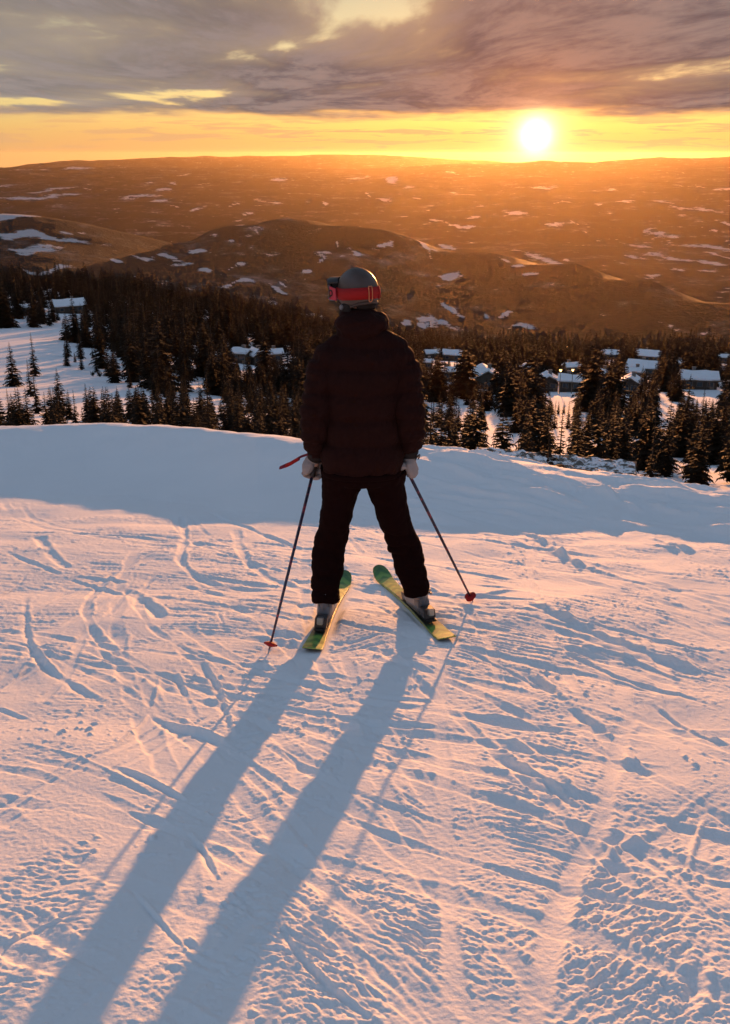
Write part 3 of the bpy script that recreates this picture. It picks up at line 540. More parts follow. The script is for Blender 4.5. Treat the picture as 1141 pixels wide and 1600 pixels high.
    ('carve', [(-1.343, 6.668), (-0.450, 6.261), (0.339, 5.725), (1.023, 5.061), (1.602, 4.268)], 0.0258, 0.0082),
    ('carve', [(1.755, 5.713), (1.915, 4.651), (2.260, 3.676), (2.792, 2.789), (3.510, 1.989)], 0.0317, 0.0079),
    ('carve', [(-1.566, 5.901), (-0.746, 5.499), (0.035, 5.036), (0.777, 4.513), (1.480, 3.929)], 0.0253, 0.0088),
    ('carve', [(-1.273, 6.012), (-0.525, 5.670), (0.189, 5.273), (0.869, 4.820), (1.515, 4.311)], 0.0228, 0.0070),
    ('carve', [(-1.625, 4.943), (-0.749, 4.013), (0.190, 3.158), (1.192, 2.378), (2.257, 1.672)], 0.0296, 0.0100),
    ('carve', [(-1.461, 4.754), (-0.610, 3.981), (0.292, 3.279), (1.245, 2.649), (2.250, 2.090)], 0.0267, 0.0080),
    ('carve', [(-2.734, 3.700), (-2.246, 3.301), (-1.812, 2.856), (-1.432, 2.364), (-1.105, 1.825)], 0.0165, 0.0061),
    ('carve', [(1.604, 6.359), (1.985, 5.195), (2.532, 4.136), (3.246, 3.180), (4.126, 2.328)], 0.0320, 0.0054),
    ('carve', [(1.865, 6.248), (2.223, 5.206), (2.730, 4.259), (3.385, 3.408), (4.188, 2.653)], 0.0288, 0.0043),
    ('carve', [(1.399, 5.273), (1.174, 4.221), (1.051, 3.162), (1.030, 2.096), (1.111, 1.023)], 0.0308, 0.0059),
    ('carve', [(1.579, 5.046), (1.372, 4.100), (1.256, 3.148), (1.231, 2.189), (1.299, 1.223)], 0.0277, 0.0047),
    ('carve', [(2.885, 5.838), (2.067, 4.523), (1.708, 3.166), (1.811, 1.767), (2.373, 0.324)], 0.0213, 0.0066),
    ('carve', [(2.922, 5.575), (2.214, 4.375), (1.921, 3.147), (2.044, 1.890), (2.581, 0.604)], 0.0192, 0.0053),
    ('carve', [(-1.596, 5.184), (-1.068, 4.238), (-0.561, 3.281), (-0.073, 2.314), (0.395, 1.337)], 0.0320, 0.0075),
    ('carve', [(-1.175, 5.158), (-0.719, 4.296), (-0.281, 3.425), (0.139, 2.546), (0.541, 1.658)], 0.0288, 0.0060),
    ('carve', [(-0.957, 5.903), (-0.402, 4.766), (-0.205, 3.624), (-0.367, 2.477), (-0.888, 1.324)], 0.0296, 0.0059),
    ('carve', [(-0.817, 5.650), (-0.279, 4.647), (-0.063, 3.627), (-0.169, 2.589), (-0.598, 1.535)], 0.0266, 0.0048),
    ('carve', [(-0.975, 4.038), (-0.423, 3.845), (0.121, 3.631), (0.656, 3.395), (1.181, 3.137)], 0.0328, 0.0102),
    ('carve', [(-0.749, 4.278), (-0.258, 4.088), (0.225, 3.880), (0.699, 3.652), (1.165, 3.405)], 0.0295, 0.0081),
    ('carve', [(-1.075, 5.079), (-0.069, 4.616), (0.776, 3.982), (1.460, 3.178), (1.984, 2.202)], 0.0300, 0.0090),
    ('carve', [(-0.776, 5.107), (0.117, 4.664), (0.860, 4.072), (1.455, 3.330), (1.900, 2.439)], 0.0270, 0.0072),
    ('carve', [(-1.703, 6.726), (-1.655, 5.596), (-1.277, 4.693), (-0.570, 4.015), (0.467, 3.564)], 0.0226, 0.0107),
    ('carve', [(-1.424, 6.690), (-1.373, 5.674), (-1.028, 4.864), (-0.388, 4.258), (0.548, 3.858)], 0.0203, 0.0086),
    ('carve', [(-4.643, 6.263), (-3.420, 5.559), (-2.175, 4.902), (-0.906, 4.290), (0.385, 3.724)], 0.0261, 0.0098),
    ('carve', [(-4.333, 6.254), (-3.213, 5.658), (-2.073, 5.103), (-0.914, 4.590), (0.265, 4.119)], 0.0235, 0.0079),
    ('carve', [(-1.601, 3.028), (-0.728, 2.815), (0.069, 2.464), (0.788, 1.974), (1.430, 1.346)], 0.0325, 0.0060),
    ('groove', [(-1.931, 6.320), (-1.893, 6.460), (-1.839, 6.593), (-1.769, 6.721)], 0.0073, 0.0080),
    ('groove', [(-2.200, 4.310), (-2.025, 3.970), (-1.785, 3.686), (-1.480, 3.456)], 0.0082, 0.0083),
    ('groove', [(2.696, 6.936), (3.007, 7.068), (3.321, 7.194), (3.637, 7.314)], 0.0073, 0.0072),
    ('groove', [(0.648, 4.890), (0.888, 4.585), (1.123, 4.276), (1.352, 3.964)], 0.0071, 0.0056),
    ('ridge', [(-2.418, 3.614), (-2.144, 3.873), (-1.825, 4.053), (-1.461, 4.154)], 0.0112, 0.0061),
    ('ridge', [(-3.193, 3.100), (-2.819, 3.219), (-2.462, 3.379), (-2.124, 3.580)], 0.0095, 0.0088),
    ('groove', [(2.241, 6.976), (2.425, 6.618), (2.535, 6.239), (2.570, 5.838)], 0.0112, 0.0056),
    ('ridge', [(1.849, 3.134), (2.000, 2.917), (2.199, 2.760), (2.445, 2.663)], 0.0087, 0.0064),
    ('groove', [(-2.854, 4.239), (-2.571, 3.907), (-2.337, 3.542), (-2.153, 3.146)], 0.0135, 0.0085),
    ('ridge', [(2.039, 3.181), (2.138, 3.560), (2.215, 3.943), (2.269, 4.331)], 0.0060, 0.0064),
    ('ridge', [(2.348, 4.362), (2.596, 4.131), (2.830, 3.886), (3.049, 3.628)], 0.0120, 0.0057),
    ('groove', [(0.350, 2.442), (0.361, 2.733), (0.366, 3.025), (0.365, 3.317)], 0.0083, 0.0060),
    ('groove', [(-0.894, 5.527), (-0.816, 5.260), (-0.751, 4.990), (-0.698, 4.717)], 0.0060, 0.0053),
    ('groove', [(1.394, 6.386), (1.773, 6.134), (2.182, 5.951), (2.621, 5.836)], 0.0082, 0.0065),
    ('groove', [(1.932, 5.119), (2.049, 4.973), (2.168, 4.828), (2.290, 4.685)], 0.0088, 0.0071),
    ('groove', [(-2.316, 5.619), (-2.261, 5.890), (-2.257, 6.162), (-2.303, 6.435)], 0.0074, 0.0083),
    ('groove', [(0.777, 2.760), (0.952, 2.804), (1.118, 2.871), (1.275, 2.960)], 0.0123, 0.0054),
    ('groove', [(-0.289, 2.427), (-0.214, 2.163), (-0.083, 1.930), (0.104, 1.728)], 0.0066, 0.0066),
    ('groove', [(0.263, 5.422), (0.519, 5.366), (0.770, 5.290), (1.015, 5.196)], 0.0109, 0.0083),
    ('groove', [(1.299, 5.275), (1.451, 4.910), (1.684, 4.607), (1.998, 4.366)], 0.0073, 0.0068),
    ('groove', [(2.171, 2.366), (2.288, 2.431), (2.406, 2.497), (2.522, 2.564)], 0.0128, 0.0070),
    ('groove', [(-2.080, 5.084), (-1.814, 4.733), (-1.501, 4.430), (-1.142, 4.174)], 0.0088, 0.0044),
    ('ridge', [(-0.496, 4.552), (-0.335, 4.952), (-0.258, 5.368), (-0.264, 5.799)], 0.0111, 0.0054),
    ('groove', [(2.578, 4.915), (2.697, 5.011), (2.832, 5.075), (2.982, 5.107)], 0.0112, 0.0046),
]
ZONES = [
    (-0.91, 2.78, 0.35, 0.59, 0.22),
    (-0.84, 2.12, 0.20, 0.31, 0.45),
    (-0.02, 2.12, 0.31, 0.43, 0.95),
    (0.71, 2.15, 0.27, 0.41, 1.00),
    (0.40, 2.30, 0.12, 0.67, 0.85),
    (-0.24, 3.75, 0.29, 0.68, 0.85),
    (-0.22, 2.92, 0.13, 0.59, 0.80),
    (1.18, 3.41, 0.20, 0.38, 0.08),
    (0.79, 3.54, 0.15, 0.40, 0.75),
    (0.95, 3.02, 0.27, 0.31, 0.80),
    (-1.51, 6.99, 1.22, 1.41, 0.70),
    (0.99, 4.75, 0.86, 0.80, 0.80),
    (0.46, 3.35, 0.15, 0.75, 0.65),
    (0.11, 2.97, 0.11, 0.50, 0.60),
    (-0.38, 2.23, 0.10, 0.25, 0.70),
    (-0.56, 3.18, 0.09, 0.45, 0.35),
    (-1.13, 4.34, 0.49, 0.48, 0.40),
    (-0.04, 5.38, 0.22, 0.71, 0.35),
    (-0.42, 5.05, 0.14, 0.38, 0.15),
]
RIBS = [
    (-0.32, 3.68, 0.29, 0.73, 40, 0.18, 0.034, 0.0064),
    (-0.30, 2.87, 0.13, 0.52, 38, 0.18, 0.034, 0.0060),
    (0.02, 2.12, 0.30, 0.40, -42, 0.12, 0.030, 0.0050),
    (0.68, 2.12, 0.25, 0.40, 40, 0.13, 0.032, 0.0055),
    (0.49, 3.07, 0.16, 0.70, -30, 0.16, 0.036, 0.0064),
    (0.12, 3.35, 0.15, 0.75, -50, 0.14, 0.036, 0.0064),
    (0.72, 3.35, 0.15, 0.37, -35, 0.22, 0.040, 0.0070),
    (-0.37, 2.15, 0.10, 0.26, -35, 0.13, 0.036, 0.0062),
    (1.09, 4.75, 0.79, 0.69, -38, 0.45, 0.038, 0.0075),
    (-0.03, 4.75, 0.23, 0.45, 28, 0.22, 0.036, 0.0070),
    (0.99, 2.58, 0.12, 0.23, 35, 0.14, 0.038, 0.0070),
    (-1.46, 6.77, 1.00, 1.33, -18, 0.40, 0.042, 0.0070),
    (-0.88, 2.30, 0.19, 0.39, 10, 0.07, 0.030, 0.0032),
]
PRESSED = [((-0.269, 4.630), (-0.147, 6.087), 0.09), ((0.433, 4.829), (0.172, 6.087), 0.09)]

def seg_dist(px, py, pts):
    """distance to a polyline, signed side and position along it (0..1)"""
    best = np.full(px.shape, 1e9); side = np.zeros(px.shape); along = np.zeros(px.shape)
    L = np.concatenate([[0], np.cumsum(np.hypot(np.diff(pts[:, 0]), np.diff(pts[:, 1])))])
    for i in range(len(pts) - 1):
        ax, ay = pts[i]; bx, by = pts[i + 1]
        dx, dy = bx - ax, by - ay
        l2 = dx * dx + dy * dy + 1e-12
        t = np.clip(((px - ax) * dx + (py - ay) * dy) / l2, 0, 1)
        qx = px - ax - t * dx; qy = py - ay - t * dy
        d = np.hypot(qx, qy)
        m = d < best
        best = np.where(m, d, best)
        side = np.where(m, np.sign(dx * qy - dy * qx), side)
        along = np.where(m, (L[i] + t * math.sqrt(l2)) / L[-1], along)
    return best, side, along
def curve_pts(pts, n=24):
    """Catmull-Rom through the points"""
    p = np.array(pts, float)
    q = np.vstack([2 * p[0] - p[1], p, 2 * p[-1] - p[-2]])
    out = []
    m = max(3, n // (len(p) - 1))
    for i in range(1, len(q) - 2):
        for t in np.linspace(0, 1, m, endpoint=False):
            a, b_, c, d_ = q[i - 1], q[i], q[i + 1], q[i + 2]
            out.append(0.5 * (2 * b_ + (c - a) * t + (2 * a - 5 * b_ + 4 * c - d_) * t * t + (3 * b_ - a - 3 * c + d_) * t ** 3))
    out.append(p[-1])
    return np.array(out)
def ridged(x, y, ang, lx, ly, seed, oct_=3):
    """lumps and ridges stretched along one direction: lx metres along, ly across"""
    c, s = math.cos(ang), math.sin(ang)
    u = (x * c + y * s) / lx; v = (-x * s + y * c) / ly
    w = fbm(x * 2.2, y * 2.2, 2, seed + 40)
    u = u + 0.7 * w; v = v + 0.9 * w
    n = np.zeros_like(x); a = 1.0; f = 1.0
    for i in range(oct_):
        n += a * (1 - 2 * np.abs(perlin(u * f, v * f, seed + i * 5)) - 0.3)
        a *= 0.5; f *= 2.1
    return n
def relief(x, y):
    r = np.hypot(x, y); b = np.degrees(np.arctan2(x, y))
    m = (r < 20) & (np.abs(b) < 50)
    out = np.zeros_like(x)
    if m.any():
        out[m] = relief_in(x[m], y[m], r[m], b[m])
    return out
def relief_in(x, y, r, b):
    rlip = np.interp(b, LIP[:, 0], LIP[:, 2]); re = np.interp(b, LIP[:, 0], LIP[:, 1])
    hollow = smooth(r, re - 0.2, re + 0.5)
    left = 1 - smooth(b, -3.0, 6.0)
    z = (0.022 * fbm(x / 1.7, y / 1.7, 3, 1) + 0.010 * fbm(x / 0.5, y / 0.5, 2, 31)) * (1 - 0.5 * hollow * left)
    wob2 = 0.35 * fbm(x * 1.6, y * 1.6, 2, 77)
    def zone(cx, cy, rx, ry, soft=0.5):
        q = np.hypot((x - cx) / rx, (y - cy) / ry) + wob2
        return 1 - smooth(q, 1 - soft, 1 + soft)
    # scraped, half-scraped and churned patches
    pn = fbm(x / 0.75, y / 0.55, 4, 21, 0.6)
    rough = 0.12 + 0.75 * smooth(pn, -0.30, 0.42)
    for cx, cy, rx, ry, g in ZONES:
        w = zone(cx, cy, rx, ry)
        rough = rough * (1 - w) + g * w * (0.55 + 0.75 * smooth(pn, -0.45, 0.3))
    rough = rough * (1 - hollow * (0.90 * left + 0.10 * (1 - left)))
    smoothm = np.ones_like(x)
    tz = np.zeros_like(x); rib = np.zeros_like(x); wipe = np.ones_like(x)
    jit = 0.25 * fbm(x * 9, y * 9, 2, 55)
    brk = fbm(x * 3.1, y * 3.1, 3, 57)
    for kind, pts, w, d in TRACKS:
        P = curve_pts(pts)
        pad = w * 4 + 0.05
        m = (x > P[:, 0].min() - pad) & (x < P[:, 0].max() + pad) & (y > P[:, 1].min() - pad) & (y < P[:, 1].max() + pad)
        m = np.nonzero(m)[0]
        xm, ym = x[m], y[m]
        near_ = np.zeros(len(m), bool)
        for i0 in range(0, len(P) - 1, 3):                # only points close to the line are worth measuring
            Q = P[i0:i0 + 4]
            near_ |= (xm > Q[:, 0].min() - pad) & (xm < Q[:, 0].max() + pad) & (ym > Q[:, 1].min() - pad) & (ym < Q[:, 1].max() + pad)
        m = m[near_]
        if len(m) == 0:
            continue
        dist, side, al = seg_dist(x[m], y[m], P)
        s = dist / (w * (1 + 0.5 * brk[m])) + jit[m] * (0.3 if kind in ('smooth', 'carve') else 0.9)
        e_ = 0.10 if kind in ('carve', 'smooth') else 0.28
        fade = smooth(al, 0.0, e_) * (1 - smooth(al, 1 - e_, 1.0)) * np.clip(0.75 + 0.95 * brk[m], 0.05, 1.5)
        fade = fade * np.clip(1.0 + 1.4 * jit[m], 0.3, 1.6)
        if kind == 'groove':        # a cut with a thrown-up edge on one side
            h = -0.62 * d * np.exp(-s ** 2) + 0.42 * d * np.exp(-((s - 1.5) / 0.6) ** 2) * (side > 0)
            smoothm[m] *= np.clip(1 - 0.6 * fade * np.exp(-s ** 4), 0, 1)
        elif kind == 'ridge':
            h = d * np.exp(-s ** 2)
        elif kind == 'smooth':      # a flat-scraped ribbon
            h = -0.6 * d * np.exp(-s ** 4) + 0.30 * d * np.exp(-((s - 1.4) / 0.4) ** 2) * (side > 0)
            smoothm[m] *= np.clip(1 - 0.98 * np.minimum(1, 2 * fade) * np.exp(-(s * 0.9) ** 6), 0, 1)
        elif kind == 'carve':       # the long run of one ski: a tilted ribbon with one sharp lip
            t_ = np.clip(s * side, -1.3, 1.3)
            h = d * (0.55 * t_ - 0.35) * np.exp(-(s / 1.15) ** 8) + 0.5 * d * np.exp(-((s - 1.35) / 0.28) ** 2) * (side > 0)
            smoothm[m] *= np.clip(1 - 0.85 * np.minimum(1, 1.6 * fade) * np.exp(-s ** 6), 0, 1)
        else:                       # dip: a scoop
            h = -d * np.exp(-s ** 2)
        if kind == 'smooth':
            rib[m] += h * np.minimum(fade, 1)
            wipe[m] *= 1 - 0.65 * np.minimum(1, 2 * fade) * np.exp(-(s * 0.9) ** 6)
        else:
            tz[m] += h * fade
    # chatter left by side-slipping skis: ribs of different run in different places
    a1 = ridged(x, y, R(-14), 0.36, 0.042, 3)
    a2 = ridged(x, y, R(-40), 0.40, 0.040, 9)
    lump = ridged(x, y, R(8), 0.080, 0.040, 26)
    wl = smooth(-x + 0.35 * fbm(x, y, 2, 90), -0.2, 0.9); far = smooth(y + 0.4 * brk, 3.7, 4.7)
    streak = far * (wl * a1 + (1 - wl) * a2) + (1 - far) * (0.55 * lump + 0.30 * a2)
    amp = np.full_like(x, 0.0029) + 0.0030 * far
    for cx, cy, rx, ry, ang, lx, ly, am in RIBS:
        w = zone(cx, cy, rx, ry, 0.4)
        m = w > 0.02
        if not m.any():
            continue
        f = 0.85 * ridged(x[m], y[m], R(ang), lx, ly, int(abs(ang)) + 5)
        streak[m] = streak[m] * (1 - w[m]) + f * w[m]
        amp[m] = amp[m] * (1 - w[m]) + am * w[m]
        rough[m] = np.maximum(rough[m], w[m] * (0.45 + 0.6 * smooth(pn[m], -0.5, 0.3)))
    crumb = ridged(x, y, R(0), 0.040, 0.030, 61, 2)
    z += smoothm * rough * (amp * streak + 0.0026 * crumb)
    # loose crumbs standing proud, in drifts
    cr = np.clip(fbm(x * 26, y * 26, 2, 71) - 0.40, 0, 1) * np.clip(fbm(x * 1.6, y * 1.6, 3, 73) + 0.05, 0, 1)
    z += 0.026 * cr * smoothm * (1 - hollow * left)
    z += 0.0010 * fbm(x * 55, y * 55, 2, 81) * (1 - 0.4 * hollow)
    z += tz * wipe + rib
    # on the right of the hollow wind and skis have left low swells that catch the light
    ra = R(-42); u = (x * math.cos(ra) + y * math.sin(ra)) / 1.3; v = (-x * math.sin(ra) + y * math.cos(ra)) / 0.28
    z += hollow * (1 - left) * 0.090 * np.clip(fbm(u, v, 3, 111), -0.08, 1.0)
    # skis have pressed the snow flat where they stand
    for (ax, ay), (bx, by), w in PRESSED:
        m = np.nonzero((x > min(ax, bx) - 0.2) & (x < max(ax, bx) + 0.2) & (y > min(ay, by) - 0.2) & (y < max(ay, by) + 0.2))[0]
        if len(m):
            dist, _, _ = seg_dist(x[m], y[m], np.array([[ax, ay], [bx, by]]))
            q = 1 - smooth(dist, w * 0.55, w * 1.1)
            z[m] = z[m] * (1 - q) - 0.004 * q
    lipw = np.exp(-((r - rlip) / 0.9) ** 2)
    z += lipw * 0.026 * fbm(x * 1.3, y * 1.3, 4, 95)
    return z * (1 - smooth(r, 15, 20))
def ground(x, y):
    return near_z(x, y) + relief(np.atleast_1d(np.asarray(x, float)), np.atleast_1d(np.asarray(y, float)))
def build_near():
    bear = np.concatenate([np.linspace(-178, -46, 60), np.linspace(-45.6, -25, 120)[:-1], np.linspace(-25, 25, 620),
                           np.linspace(25, 45.6, 120)[1:], np.linspace(46, 178, 60)])
    # rows spaced about a pixel apart as seen from head height
    dep = np.linspace(math.atan(EYE / 0.9 + 0.178), R(6.0), 10)
    rr = [0.25, 0.5, 0.8, 1.05, 1.25]
    r_ = 1.4
    while r_ < 16.5:
        rr.append(r_)
        h = EYE + 0.165 * min(r_, 9.0)
        r_ += max(0.0036, 0.00098 * (r_ * r_ + h * h) / h * 0.98)
    rr += [17.3, 18.2, 19.5, 21, 23, 25.5, 28]
    rr = np.array(rr)
    BB, RR = np.meshgrid(np.radians(bear), rr)
    X = RR * np.sin(BB); Y = RR * np.cos(BB)
    Z = near_z(X, Y) + relief(X.ravel(), Y.ravel()).reshape(X.shape)
    tz = terrain_z(X, Y)
    edge = smooth(RR, 23, 28)
    Z = Z * (1 - edge) + (tz - 0.6) * edge
    V = np.stack([X, Y, Z], -1).reshape(-1, 3)
    f = grid_faces(len(rr), len(bear), True)
    # close the small circle under the camera
    V = np.vstack([V, [[0, 0, 0]]])
    nc = len(bear); c = len(V) - 1
    me = mesh_np('snow_slope', V, f[:, ::-1])
    bm = bmesh.new(); bm.from_mesh(me); bm.verts.ensure_lookup_table()
    for j in range(nc):
        fc = bm.faces.new((bm.verts[c], bm.verts[(j + 1) % nc], bm.verts[j])); fc.smooth = True
    bm.to_mesh(me); bm.free()
    print('near rows', len(rr), 'cols', nc, 'faces', len(me.polygons))
    return link('snow_slope', me, M_SNOW, kind='structure')
snow_slope = build_near()

# ------------------------------------------------------------------ hills and valley
# open snow fields, bogs and clear-cuts among the woods: bearing (deg), distance (m), half width (m), half length (m), turn
FIELDS = [
    (-18.62, 15372, 97, 861, 0),
    (-14.94, 22743, 187, 1855, 2),
    (-16.88, 14093, 129, 652, -5),
    (-14.73, 14263, 165, 182, 0),
    (-16.98, 12944, 178, 636, 9),
    (-12.16, 13234, 161, 403, 10),
    (-10.99, 14567, 123, 382, -9),
    (-10.30, 16672, 117, 227, -7),
    (-11.19, 12596, 95, 240, -11),
    (-10.21, 11954, 113, 122, -1),
    (-11.95, 16470, 61, 424, -11),
    (-9.68, 12996, 61, 88, -1),
    (-8.37, 11984, 68, 216, 4),
    (-6.85, 12140, 58, 106, -5),
    (-4.44, 17008, 113, 635, 4),
    (-7.97, 16799, 79, 122, 2),
    (-9.12, 19684, 74, 1264, -4),
    (-5.66, 12134, 81, 118, 1),
    (-4.64, 12129, 70, 150, -6),
    (-3.11, 11939, 57, 87, -2),
    (-1.80, 12095, 41, 363, -5),
    (-0.70, 18388, 105, 861, 5),
    (1.17, 17182, 65, 1090, -0),
    (-0.02, 13241, 32, 465, -8),
    (1.28, 18004, 103, 963, 0),
    (2.37, 15215, 116, 567, 7),
    (5.10, 13616, 104, 200, -5),
    (1.01, 12762, 110, 318, -7),
    (4.39, 19139, 109, 185, -3),
    (9.29, 13718, 219, 288, 10),
    (13.08, 13699, 89, 320, 11),
    (14.10, 11725, 76, 225, 4),
    (12.32, 11735, 55, 189, 10),
    (10.51, 11589, 137, 102, 8),
    (18.14, 13207, 96, 420, -3),
    (17.56, 11053, 101, 280, -10),
    (16.18, 11583, 64, 244, 4),
    (18.63, 10162, 56, 247, 1),
    (17.73, 9698, 62, 56, -3),
    (5.82, 10731, 103, 177, -7),
    (4.12, 10179, 68, 135, -2),
    (5.32, 9977, 144, 109, -1),
    (8.02, 10730, 82, 142, -6),
    (9.90, 9877, 84, 156, -5),
    (11.06, 9957, 28, 169, -1),
    (12.62, 9101, 34, 58, 9),
    (6.14, 11798, 45, 146, 2),
    (2.40, 10298, 30, 121, -5),
    (2.89, 12775, 49, 255, -5),
    (15.70, 9333, 113, 181, -1),
    (17.50, 8838, 123, 388, -7),
    (19.06, 9297, 85, 112, -7),
    (14.16, 7777, 44, 292, 0),
    (15.97, 7705, 108, 249, -10),
    (17.90, 7516, 87, 230, -0),
    (15.40, 6597, 87, 71, -3),
    (17.16, 6796, 70, 63, 5),
    (18.66, 7994, 44, 193, 6),
    (14.61, 8741, 62, 422, 5),
    (16.58, 8109, 57, 63, 5),
    (18.27, 6852, 57, 50, -3),
    (-18.16, 3460, 47, 415, 1),
    (-17.33, 3093, 107, 56, -4),
    (-17.24, 2882, 74, 68, 2),
    (-17.33, 2625, 67, 23, -4),
    (-15.56, 3240, 30, 35, -1),
    (-19.00, 3223, 15, 23, -11),
    (-13.05, 2978, 28, 40, -6),
    (-10.89, 3149, 60, 39, 11),
    (-9.01, 3280, 63, 39, -6),
    (-9.89, 3090, 37, 43, 5),
    (-8.72, 2958, 26, 55, 4),
    (-7.26, 3008, 7, 79, 5),
    (-6.46, 3109, 18, 20, -1),
    (-11.94, 2792, 24, 17, 2),
    (-11.80, 2661, 32, 23, -10),
    (-6.68, 2755, 43, 35, -10),
    (-4.59, 2785, 27, 34, -7),
    (-5.14, 2549, 23, 27, -8),
    (-3.70, 2979, 12, 17, -10),
    (-2.81, 3135, 12, 25, -9),
    (-2.45, 3334, 42, 31, 1),
    (-1.58, 3409, 10, 58, -7),
    (-0.19, 3359, 26, 31, 11),
    (-2.29, 3231, 9, 39, 4),
    (-3.00, 3046, 12, 16, 1),
    (-4.06, 2897, 14, 21, 5),
    (1.03, 3393, 40, 24, -6),
    (5.24, 3110, 43, 43, 10),
    (5.76, 3131, 18, 22, 8),
    (5.11, 2758, 25, 31, 5),
    (7.93, 2704, 29, 30, -0),
    (6.70, 2746, 8, 29, 8),
    (4.67, 8249, 40, 205, 6),
    (9.84, 7274, 56, 873, 1),
    (10.50, 7601, 36, 142, 10),
    (8.15, 3350, 26, 50, 3),
    (9.02, 3203, 23, 19, -3),
    (4.17, 3350, 23, 16, 1),
    (3.11, 3647, 14, 438, -2),
    (7.27, 3457, 17, 31, -7),
    (-6.03, 10663, 51, 71, 5),
    (-5.53, 3669, 11, 16, 7),
    (-7.93, 3592, 7, 24, 11),
    (-7.26, 3504, 7, 20, 8),
    (8.84, 2529, 50, 24, 1),
    (4.26, 2561, 51, 50, -10),
    (2.48, 2560, 25, 40, -0),
    (-2.50, 2503, 25, 37, 10),
    (-5.32, 2516, 12, 23, 7),
    (-7.41, 2503, 15, 26, -0),
    (2.80, 2992, 7, 15, -1),
]

def hills_mat(k, b, out):
    geo = k.n('ShaderNodeNewGeometry').outputs['Position']
    at = k.n('ShaderNodeAttribute', attribute_name='open_snow').outputs['Fac']
    pd = k.sep(geo)
    rng = k.vmath('LENGTH', geo)
    p2 = k.comb(pd[0], pd[1], 0.0)
    big = k.noise(p2, 1 / 420.0, 5.0, 0.62)
    small = k.noise(p2, 1 / 55.0, 4.0, 0.65)
    spk = k.noise(p2, 1 / 17.0, 3.0, 0.7)
    mid = k.noise(k.comb(k.mul(pd[0], 0.6), k.mul(pd[1], 0.6), 5.0), 1 / 160.0, 6.0, 0.68)
    fine = k.noise(k.comb(pd[0], k.mul(pd[1], 0.7), 8.0), 1 / 70.0, 5.0, 0.72)
    edge = k.add(k.mul(at, 0.85), k.add(k.mul(k.sub(mid, 0.5), 2.6), k.add(k.mul(k.sub(fine, 0.5), 2.4), k.mul(k.sub(spk, 0.5), 0.5))))
    field = k.mul(k.ramp(edge, 0.46, 0.74), 0.85)
    # snow glimpsed between the trees
    glim = k.ramp(k.add(k.mul(k.add(mid, fine), 0.375), k.mul(big, 0.45)), 0.60, 0.80, 0.0, 0.30)
    near = k.ramp(rng, 650.0, 1000.0, 1.0, 0.0)
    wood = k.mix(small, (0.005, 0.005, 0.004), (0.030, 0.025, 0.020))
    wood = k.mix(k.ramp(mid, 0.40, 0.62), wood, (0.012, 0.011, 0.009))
    snow = k.mix(spk, (0.42, 0.42, 0.44), (0.66, 0.66, 0.68))
    cl = k.mix(glim, wood, snow)
    cl = k.mix(field, cl, snow)
    cl = k.mix(near, cl, k.mix(spk, (0.74, 0.77, 0.82), (0.82, 0.84, 0.87)))
    k.put(b.inputs['Base Color'], cl)
    b.inputs['Roughness'].default_value = 0.9
    b.inputs['Specular IOR Level'].default_value = 0.1
    bn = k.n('ShaderNodeBump')
    bn.inputs['Strength'].default_value = 0.6
    bn.inputs['Distance'].default_value = 7.0
    k.put(bn.inputs['Height'], k.mul(spk, k.sub(1.0, k.math('MAXIMUM', field, near))))
    k.put(b.inputs['Normal'], bn.outputs[0])
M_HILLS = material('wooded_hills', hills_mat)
def open_snow(x, y):
    b = np.degrees(np.arctan2(x, y)); r = np.hypot(x, y)
    wx = x + 0.10 * r * 0.12 * fbm(x / (0.05 * r + 30), y / (0.05 * r + 30), 2, 140)
    wy = y + 0.5 * r * 0.12 * fbm(x / (0.05 * r + 30), y / (0.05 * r + 30), 2, 150)
    f = np.zeros_like(x)
    for fb, fr, hw, hl, tn in FIELDS:
        m = (np.abs(b - fb) < 6) & (r > fr * 0.6) & (r < fr * 1.6)
        if not m.any():
            continue
        cx, cy = fr * math.sin(R(fb)), fr * math.cos(R(fb))
        dx = wx[m] - cx; dy = wy[m] - cy
        a = -R(fb) + R(tn)
        u = dx * math.cos(a) - dy * math.sin(a); v = dx * math.sin(a) + dy * math.cos(a)
        q = np.hypot(u / hw, v / hl)
        f[m] = np.maximum(f[m], 1 - smooth(q, 0.35, 1.55))
    return f
def build_terrain():
    bear = np.concatenate([np.linspace(-180, -34, 50), np.linspace(-33.5, 33.5, 560), np.linspace(34, 180, 51)[:-1]])
    rr = np.concatenate([np.geomspace(8, 90, 16)[:-1], np.geomspace(90, 700, 110)[:-1], np.geomspace(700, 26000, 300)[:-1], np.geomspace(26000, 44000, 40)])
    BB, RR = np.meshgrid(np.radians(bear), rr)
    X = RR * np.sin(BB); Y = RR * np.cos(BB)
    Z = terrain_z(X.ravel(), Y.ravel())
    V = np.stack([X.ravel(), Y.ravel(), Z], -1)
    me = mesh_np('hills', V, grid_faces(len(rr), len(bear), True)[:, ::-1])
    at = me.attributes.new('open_snow', 'FLOAT', 'POINT')
    at.data.foreach_set('value', open_snow(X.ravel(), Y.ravel()).astype(np.float32))
    o = link('hills', me, M_HILLS, kind='structure')
    return o, Z
hills, _hz = build_terrain()

